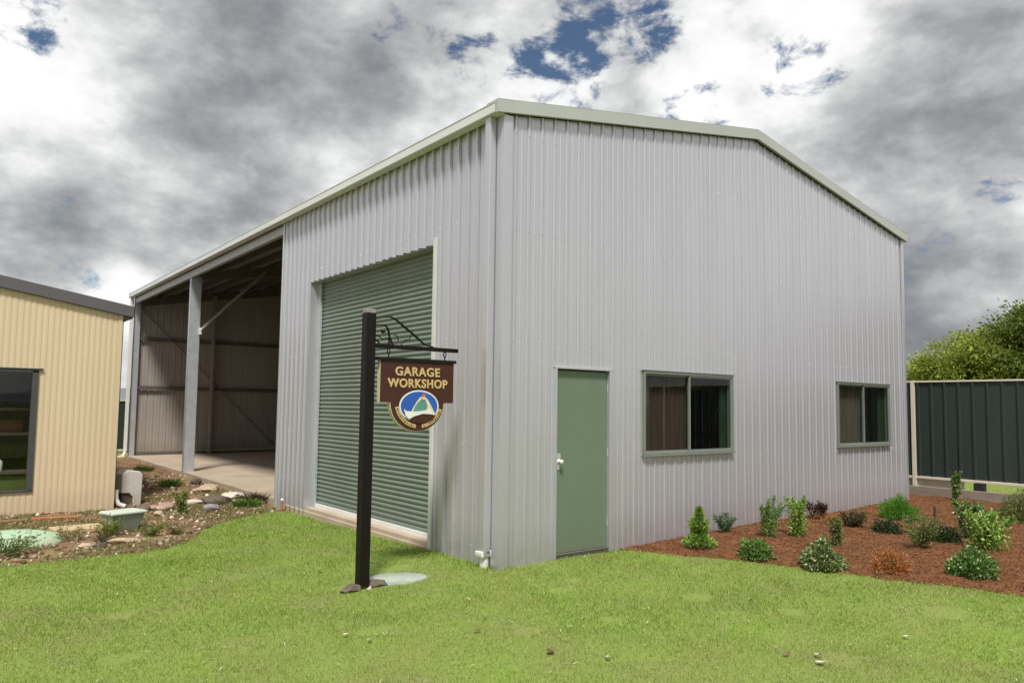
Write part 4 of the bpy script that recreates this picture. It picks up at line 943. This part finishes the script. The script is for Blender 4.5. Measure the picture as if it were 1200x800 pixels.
S('dark_low_shrub', 'dark sprawling low shrub in front of the bright green fluffy bush', (5.4, -1.44), .48, .20, 'mound', LM['dark'], 11, 1300, .04, .5)
S('fluffy_bush', 'bright green fluffy bush at the far end of the wall', (6.75, -.98), .58, .40, 'mound', LM['bright'], 12, 6500, .055, .16)
S('wispy_shrub', 'loose olive wispy shrub beside the dark stake', (4.72, -2.15), .50, .44, 'wispy', LM['olive'], 13, 2600, .038, .45)
S('orange_shrub', 'orange rust coloured dying shrub near the lawn edge', (3.36, -2.44), .40, .26, 'mound', LM['orange'], 14, 2600, .034, .4)
S('white_flowered_shrub', 'dark green dome shrub with pale flowers at front right of the bed', (3.82, -3.05), .50, .34, 'mound', LM['flower'], 15, 3200, .042, .6)
S('broad_shrub', 'tall broad light green shrub behind the white flowered dome', (5.3, -2.68), .74, .50, 'upright', LM['lime'], 16, 3600, .058, .5)
S('flowering_shrub', 'wide dark green shrub dotted with pale flowers behind the broad light green one', (6.1, -2.25), .78, .54, 'upright', LM['flower'], 17, 4200, .052, .5)
S('sapling', 'thin leafy sapling standing in front of the sleeper below the fence', (9.9, -.58), .22, .60, 'upright', LM['mid'], 18, 700, .065, .6)
S('grassy_bush', 'soft green bush at the right edge of the picture before the sleeper', (8.2, -2.15), .75, .46, 'mound', LM['olive'], 19, 5000, .07, .18)
S('dark_low_shrub', 'dark low shrub between the stake and the flowering shrub', (5.45, -2.15), .38, .24, 'mound', LM['dark'], 20, 1300, .04, .5)
p = MB(); p.tube([(0, 0, -.15), (.01, 0, .31)], .016, 8); o = p.build('garden_stake', M['stakebrown']); o.location = (5.95, -1.82, Mz(5.95, -1.82) + .03); tag(o, 'short dark wooden stake standing in the mulch', 'stake')

LM['weedgreen'] = leafmat('leaf_weed_mixed', [(0, (.04, .11, .015)), (.6, (.11, .24, .035)), (.85, (.22, .30, .07)), (1, (.38, .34, .18))], .35)
WG = 'weeds on the bare soil'
def weed(lab, c, w, h, kind, m, seed, n=500, ls=.04, lw=.4): return shrub('weed', lab, c, w, h, kind, m, seed, n, ls, lw, Dz, 'weed', WG)
weed('olive clump of weeds farthest back beside the shed slab', (-.55, 13.6), .75, .20, 'tuft', LM['olive'], 41, 380, .04)
weed('vivid green grass clump in the middle of the bare soil', (-.80, 10.0), .62, .24, 'tuft', LM['weedgreen'], 42, 420, .035)
weed('low green weed with purple grey spikes by the shed corner and lawn', (-.42, 6.55), .75, .17, 'tuft', LM['weedgreen'], 43, 480, .035)
weed('purplish dry spikes behind the low green weed at the shed corner', (-.15, 6.85), .62, .26, 'tuft', LM['bronze'], 44, 260, .03)
weed('tall yellow green weed standing among the rocks', (-1.52, 6.35), .34, .36, 'upright', LM['weed'], 45, 500, .06, .4)
weed('yellow green weed in front of the left side of the pit', (-2.75, 5.0), .45, .20, 'wispy', LM['weed'], 46, 500, .05, .3)
weed('thin weed in front of the right side of the pit', (-2.28, 4.85), .35, .17, 'wispy', LM['weed'], 47, 300, .05, .3)
weed('straw coloured weed right of the mint lid', (-3.2, 4.95), .5, .16, 'wispy', LM['straw'], 48, 400, .05, .3)
weed('brownish weed at the far left in front of the mint lid', (-3.95, 4.35), .7, .22, 'wispy', LM['olive'], 49, 700, .05, .3)
weed('dry brown weed with dark stem at the lawn edge between the flat stones', (-2.95, 4.30), .25, .22, 'wispy', LM['bronze'], 50, 200, .04, .3)
weed('dark seedling against the left of the mint lid', (-4.1, 6.1), .3, .3, 'wispy', LM['dark'], 51, 250, .05, .3)
weed('small dry weed at the lawn edge right of the pit', (-1.95, 4.75), .35, .14, 'wispy', LM['straw'], 52, 260, .05, .3)
weed('tiny weed at the foot of the wall left of the roller door', (-.16, 5.35), .10, .12, 'tuft', LM['mid'], 53, 60, .03)
# creeping ground cover over the soil
def ground_cover():
    r_ = np.random.default_rng(77); n = 26000
    x = r_.uniform(-5.5, -.1, n * 4); y = r_.uniform(3.5, 9, n * 4); s = sdirt(x, y)
    k = (s > -.05) & (fbm(x * 1.3 + 40, y * 1.3) + .25 * np.exp(-np.abs(s) * 2.0) > .02) & ~((x < CX) & (y > CY - .1)); x, y = x[k][:n], y[k][:n]
    C = np.stack([x, y, DZ(x, y)], 1); D = unit(r_.normal(size=C.shape) * .6 + (0, 0, .9))
    V, F = quads_leaves(C, D, r_.uniform(.015, .075, len(C)), r_.uniform(.004, .012, len(C)), r_)
    tag(mesh_np('ground_cover', V, F, LM['straw2']), 'sparse dry grass and creeping weeds on the bare soil', 'ground cover', kind='stuff')
LM['clip'] = leafmat('clipping_straw', [(0, (.25, .22, .09)), (.6, (.45, .39, .20)), (1, (.70, .64, .46))], .1, .8)
LM['straw2'] = leafmat('leaf_mixed_dry', [(0, (.08, .12, .02)), (.4, (.18, .22, .05)), (.7, (.30, .26, .12)), (1, (.42, .34, .22))], .3)
ground_cover()

# ------------------------------------------------------------------ trees beyond the fence
def tree(name, lab, c, h, crown, m, seed, n=26000, ls=.10):
    """crown: list of (dx,dy,dz,rx,ry,rz)"""
    r_ = np.random.default_rng(seed); z0 = float(LZ(np.array([c[0]]), np.array([c[1]]))[0]) if c[0] < 38 else -.5
    t = thing(name, lab, 'tree', (c[0], c[1], z0), 0, 'trees beyond the green fence'); g = MB()
    g.tube([(0, 0, -.3), (.05, .02, h * .25), (-.05, .06, h * .5), (0, 0, h * .8)], [.16, .13, .09, .03], 10)
    Cs = []; Ds = []
    tot = sum(q[3] * q[4] * q[5] for q in crown)
    for (dx, dy, dz, rx, ry, rz) in crown:
        g.tube([(0, 0, h * .25), (dx * .5, dy * .5, (h * .25 + dz) / 2), (dx, dy, dz)], [.07, .05, .02], 7)
        k = int(n * rx * ry * rz / tot); nc = 46; cc = unit(r_.normal(size=(nc, 3))) * (r_.random((nc, 1)) ** .45) * (rx, ry, rz)
        for q in cc[::3]: g.tube([(dx, dy, dz), (dx + q[0], dy + q[1], dz + q[2])], [.022, .006], 4, False)
        i = r_.integers(0, nc, k); off = r_.normal(size=(k, 3)) * np.array([rx, ry, rz * .8]) * .155
        C = cc[i] + off + (dx, dy, dz); Cs.append(C); Ds.append(unit(unit(off + cc[i] * .3) + r_.normal(size=(k, 3)) * .5 + (0, 0, .15)))
    C = np.concatenate(Cs); D = np.concatenate(Ds)
    V, F = quads_leaves(C, D, ls * r_.uniform(.6, 1.4, len(C)), ls * .45, r_, .2)
    mesh_np('crown', V, F, m, t); g.build('trunk', M['bark'], t); return t
LM['treeA'] = leafmat('leaf_tree_yellow', [(0, (0.144, 0.204, 0.030)), (.5, (0.288, 0.360, 0.054)), (1, (0.480, 0.504, 0.120))], .4)
LM['treeB'] = leafmat('leaf_tree_olive', [(0, (0.046, 0.081, 0.014)), (.5, (0.121, 0.172, 0.025)), (1, (0.265, 0.310, 0.063))], .35)
LM['treeC'] = leafmat('leaf_tree_dark', [(0, (.015, .03, .008)), (.6, (.045, .07, .015)), (1, (.10, .12, .03))], .3)  # shade of the right-hand crown is put into these dark leaf colours
tree('leafy_tree', 'small bright yellow green tree behind the left end of the green fence', (17.8, 2.3), 4.0, [(0, 0, 2.5, 1.1, 1.2, 1.0), (.2, -.8, 3.2, 1.0, 1.0, .8), (.1, -1.3, 2.4, .9, .9, .8), (0, .8, 2.3, .8, .7, .7)], LM['treeA'], 61, 34000, .10)
tree('leafy_tree', 'tall olive green tree rising behind the middle of the green fence', (18.4, .6), 5.0, [(0, 0, 3.2, 1.4, 1.3, 1.1), (0, -1.0, 3.7, 1.3, 1.3, 1.1), (.1, -2.2, 4.1, 1.3, 1.4, 1.1), (0, .7, 2.6, 1.1, 1.1, .9), (.5, -1.4, 2.4, 1.5, 1.6, 1.0)], LM['treeB'], 62, 70000, .11)
tree('leafy_tree', 'dark tree, shaded by leaf colour, low at the right edge behind the green fence', (17.2, -1.6), 4.2, [(0, 0, 2.6, 1.0, 1.2, 1.1), (0, -1.2, 3.2, 1.1, 1.2, 1.2), (0, -2.8, 3.4, 1.5, 1.5, 1.3)], LM['treeC'], 63, 40000, .11)
tree('leafy_tree', 'mid green tree mostly hidden by the grey shed corner behind the fence', (22, 4.8), 3.4, [(0, 0, 2.1, 1.4, 1.4, 1.0), (0, -1.0, 1.9, 1.0, 1.0, .8)], LM['treeB'], 64, 14000, .11)

# ------------------------------------------------------------------ mulch chips
def chips():
    r_ = np.random.default_rng(5); n = 26000
    x = r_.uniform(1.6, 10.4, n * 2); y = r_.uniform(-6, .0, n * 2); dist = np.hypot(x - CAM[0], y - CAM[1])
    k = (sbed(x, y) > -.01 - np.abs(r_.normal(0, .035, n * 2))) & (r_.random(n * 2) < np.clip(9.5 / dist, .3, 1) ** 1.5); x, y = x[k][:n], y[k][:n]; n = len(x)
    a = r_.uniform(0, 6.283, n); L_ = r_.uniform(.008, .040, n); w = r_.uniform(.004, .011, n); th = r_.uniform(.002, .006, n); tl = r_.normal(0, .35, n)
    d = np.stack([np.cos(a) * np.cos(tl), np.sin(a) * np.cos(tl), np.sin(tl)], 1); s = np.stack([-np.sin(a), np.cos(a), r_.normal(0, .3, n)], 1); s = unit(s); u = np.cross(d, s)
    C = np.stack([x, y, np.maximum(MZ(x, y), LZ(x, y) + .012) + .004], 1); V = []
    for i, j, k_ in ((-1, -1, -1), (1, -1, -1), (1, 1, -1), (-1, 1, -1), (-1, -1, 1), (1, -1, 1), (1, 1, 1), (-1, 1, 1)):
        V.append(C + d * (i * L_ / 2)[:, None] + s * (j * w / 2)[:, None] + u * (k_ * th / 2)[:, None])
    V = np.stack(V, 1).reshape(-1, 3); f = np.array([(0, 3, 2, 1), (4, 5, 6, 7), (0, 1, 5, 4), (1, 2, 6, 5), (2, 3, 7, 6), (3, 0, 4, 7)])
    F = (np.arange(n)[:, None, None] * 8 + f[None]).reshape(-1, 4)
    tag(mesh_np('bark_chips', V, F, M['chip']), 'red brown bark chips covering the garden bed', 'mulch', kind='stuff')
chips()

# ------------------------------------------------------------------ grass
BARE = [(-.95, .86, .16), (-.70, .80, .15), (-1.5, .5, .13), (-.05, -1.0, .14), (.8, -1.9, .16), (-1.9, -.9, .15), (-.9, -3.2, .2), (.5, -3.4, .16), (1.2, -2.6, .12), (-3.4, .8, .13), (-1.2, .42, .14),
        (2.3, -3.4, .2), (-2.4, -2.1, .16), (-.3, -1.9, .12), (-3.6, -.3, .15), (-2.2, 1.5, .13), (.3, .3 - 1.1, .1), (1.6, -1.3, .1), (-1.0, -1.7, .12)]
def grass():
    r_ = np.random.default_rng(11)
    def pts(n, x0, x1, y0, y1): return r_.uniform(x0, x1, n), r_.uniform(y0, y1, n)
    x, y = pts(2300000, -10, 9, -7, 6.2); x2, y2 = pts(60000, 10.8, 16, -6, 5); x = np.concatenate([x, x2]); y = np.concatenate([y, y2])
    v = np.stack([x - CAM[0], y - CAM[1]], 1); dist = np.hypot(v[:, 0], v[:, 1]); fw = (v @ unit(cf[:2])) / (dist + 1e-6)
    sb, sdt = sbed(x, y), sdirt(x, y)
    ok = (sb < -.0 + r_.normal(0, .015, len(x))) & (sdt < r_.normal(0, .03, len(x))) & (dist > .8)
    ok &= ~((x > -.03) & (x < W + .02) & (y > -.03) & (y < LEN)) & ~((x > -.06) & (x < .02) & (y > 1.25) & (y < 5.9))
    ok |= (x > 10.8) & (sb < 0)
    dens = np.where(fw > .72, np.clip(6.3 / dist, .2, 1) ** 1.1, .12); clump = .62 + .5 * (fbm(x * 4, y * 4, 4) * 2 + .5)
    ok &= r_.random(len(x)) < dens * clump * .60
    for bx_, by_, br in BARE:
        dd = np.hypot((x - bx_), (y - by_) * 1.3) / br + .5 * fbm(x * 9, y * 9, 3); ok &= ~((dd < 1) & (r_.random(len(x)) < .82))
    ca, sa = math.cos(R(25)), math.sin(R(25)); ux = (x + .93) * ca - (y - .46) * sa; uy = (x + .93) * sa + (y - .46) * ca
    ok &= ~((ux / .32) ** 2 + (uy / .20) ** 2 < 1); ok &= ~((np.abs(x - PX) < .07) & (np.abs(y - PY) < .07))
    x, y = x[ok], y[ok]; dist = dist[ok]; n = len(x); z = LZ(x, y)
    hgt = (.014 + .022 * r_.random(n) + .030 * np.clip(fbm(x * 1.5 + 30, y * 1.5) * 2 + .3, 0, 1) * r_.random(n)) * (1 + .6 * np.exp(-np.abs(y) * 14) * (x > 0) + .5 * np.exp(-np.abs(x + .03) * 14) * (y > 0))
    wd = .0028 * np.clip(dist / 5.5, 1, 2.6) * r_.uniform(.7, 1.3, n)
    a = r_.uniform(0, 6.283, n); lean = np.abs(r_.normal(0, .5, n)) + .1
    d = np.stack([np.cos(a) * lean, np.sin(a) * lean, np.ones(n)], 1); d = unit(d)
    b = a + r_.normal(0, .6, n) + 1.57; s = np.stack([np.cos(b), np.sin(b), np.zeros(n)], 1) * (wd / 2)[:, None]
    P0 = np.stack([x, y, z - .004], 1); h_ = hgt[:, None]
    P1 = P0 + d * h_ * .55; droop = np.stack([np.cos(a) * lean, np.sin(a) * lean, np.full(n, -.15)], 1) * h_ * .45
    P2 = P0 + d * h_ + droop * .6
    V = np.stack([P0 - s, P0 + s, P1 + s * .8, P1 - s * .8, P2], 1).reshape(-1, 3).astype(np.float32)
    # quad + tip as two triangles per quad, all tris
    f = np.array([(0, 1, 2), (0, 2, 3), (3, 2, 4)]); F = (np.arange(n)[:, None, None] * 5 + f[None]).reshape(-1, 3)
    k = 1500; i = r_.integers(0, n, k); a2 = r_.uniform(0, 6.283, k); l2 = r_.uniform(.02, .07, k)
    d2 = np.stack([np.cos(a2), np.sin(a2), r_.normal(0, .18, k)], 1) * l2[:, None]; s2 = np.stack([-np.sin(a2), np.cos(a2), np.zeros(k)], 1) * r_.uniform(.0012, .0035, k)[:, None]
    Q0 = np.stack([x[i], y[i], z[i] + hgt[i] * .75], 1); bend = np.array([0, 0, .006])
    LV = np.stack([Q0 - s2, Q0 + s2, Q0 + d2 * .5 + s2 + bend, Q0 + d2 * .5 - s2 + bend, Q0 + d2], 1).reshape(-1, 3)
    LF = (np.arange(k)[:, None, None] * 5 + f[None] if False else np.arange(k)[:, None, None] * 5 + np.array([(0, 1, 2), (0, 2, 3), (3, 2, 4)])[None]).reshape(-1, 3)
    tag(mesh_np('lawn_clippings', LV, LF, LM['clip']), 'pale dry clippings strewn through the mown grass', 'clippings', kind='stuff')
    o = mesh_np('grass', V, F, M['blade']); tag(o, 'short green mown grass with scattered straw blades covering the lawn', 'grass', kind='stuff')
grass()
# fallen dry leaves, individually
def leaf(c, s, rz, m, lab):
    g = MB(); n = 7; pts = [(-.5, 0), (-.2, .26), (.15, .30), (.5, .04), (.2, -.24), (-.15, -.28)]
    vs = [(px * s, py * s, .012 + .25 * s * (abs(px) - .3) + .1 * s * math.sin(px * 9 + py * 7)) for px, py in pts] + [(0, 0, .004)]
    g.add(vs, [(i, (i + 1) % 6, 6) for i in range(6)]); g.add([(v[0], v[1], v[2] + .0015) for v in vs], [(6, (i + 1) % 6, i) for i in range(6)])
    o = g.build('dry_leaf', m); o.location = (c[0], c[1], Lz(*c) + .018); o.rotation_euler = (.1, .05, rz); tag(o, lab, 'leaf', 'dry leaves on the lawn')
M['dryleaf'] = mat('dry_leaf_brown', (.20, .10, .045), .8, 0, .3, 60)
M['paleleaf'] = mat('pale_dry_leaf', (.62, .57, .46), .8, 0, .15, 60)
leaf((-1.18, -2.17), .10, .4, M['dryleaf'], 'curled brown leaf on the grass near the bottom centre of the lawn')
leaf((.40, -3.29), .07, 1.0, M['paleleaf'], 'whitish leaf, upper of two together low on the right of the lawn')
leaf((.28, -3.38), .08, 2.0, M['paleleaf'], 'whitish leaf, lower of two together low on the right of the lawn')
leaf((.23, -3.15), .06, 3.0, M['dryleaf'], 'small tan leaf left of the two whitish leaves')
leaf((-.94, -2.5), .06, .9, M['paleleaf'], 'pale leaf at the bottom of the lawn right of the curled brown leaf')
leaf((1.39, -3.47), .06, 1.9, M['paleleaf'], 'pale leaf on the grass nearest the front edge of the mulch bed')
leaf((-2.07, -1.14), .055, 1.2, M['paleleaf'], 'small white leaf on the grass below the sign post')
leaf((-2.15, -.91), .055, 2.6, M['paleleaf'], 'pale leaf left of the small white leaf below the sign post')
leaf((-1.44, 1.2), .08, .2, M['dryleaf'], 'light brown leaf in the grass behind the left of the sign post')
leaf((-1.32, -1.48), .06, 2.2, M['dryleaf'], 'tan leaf in the open middle of the lawn')
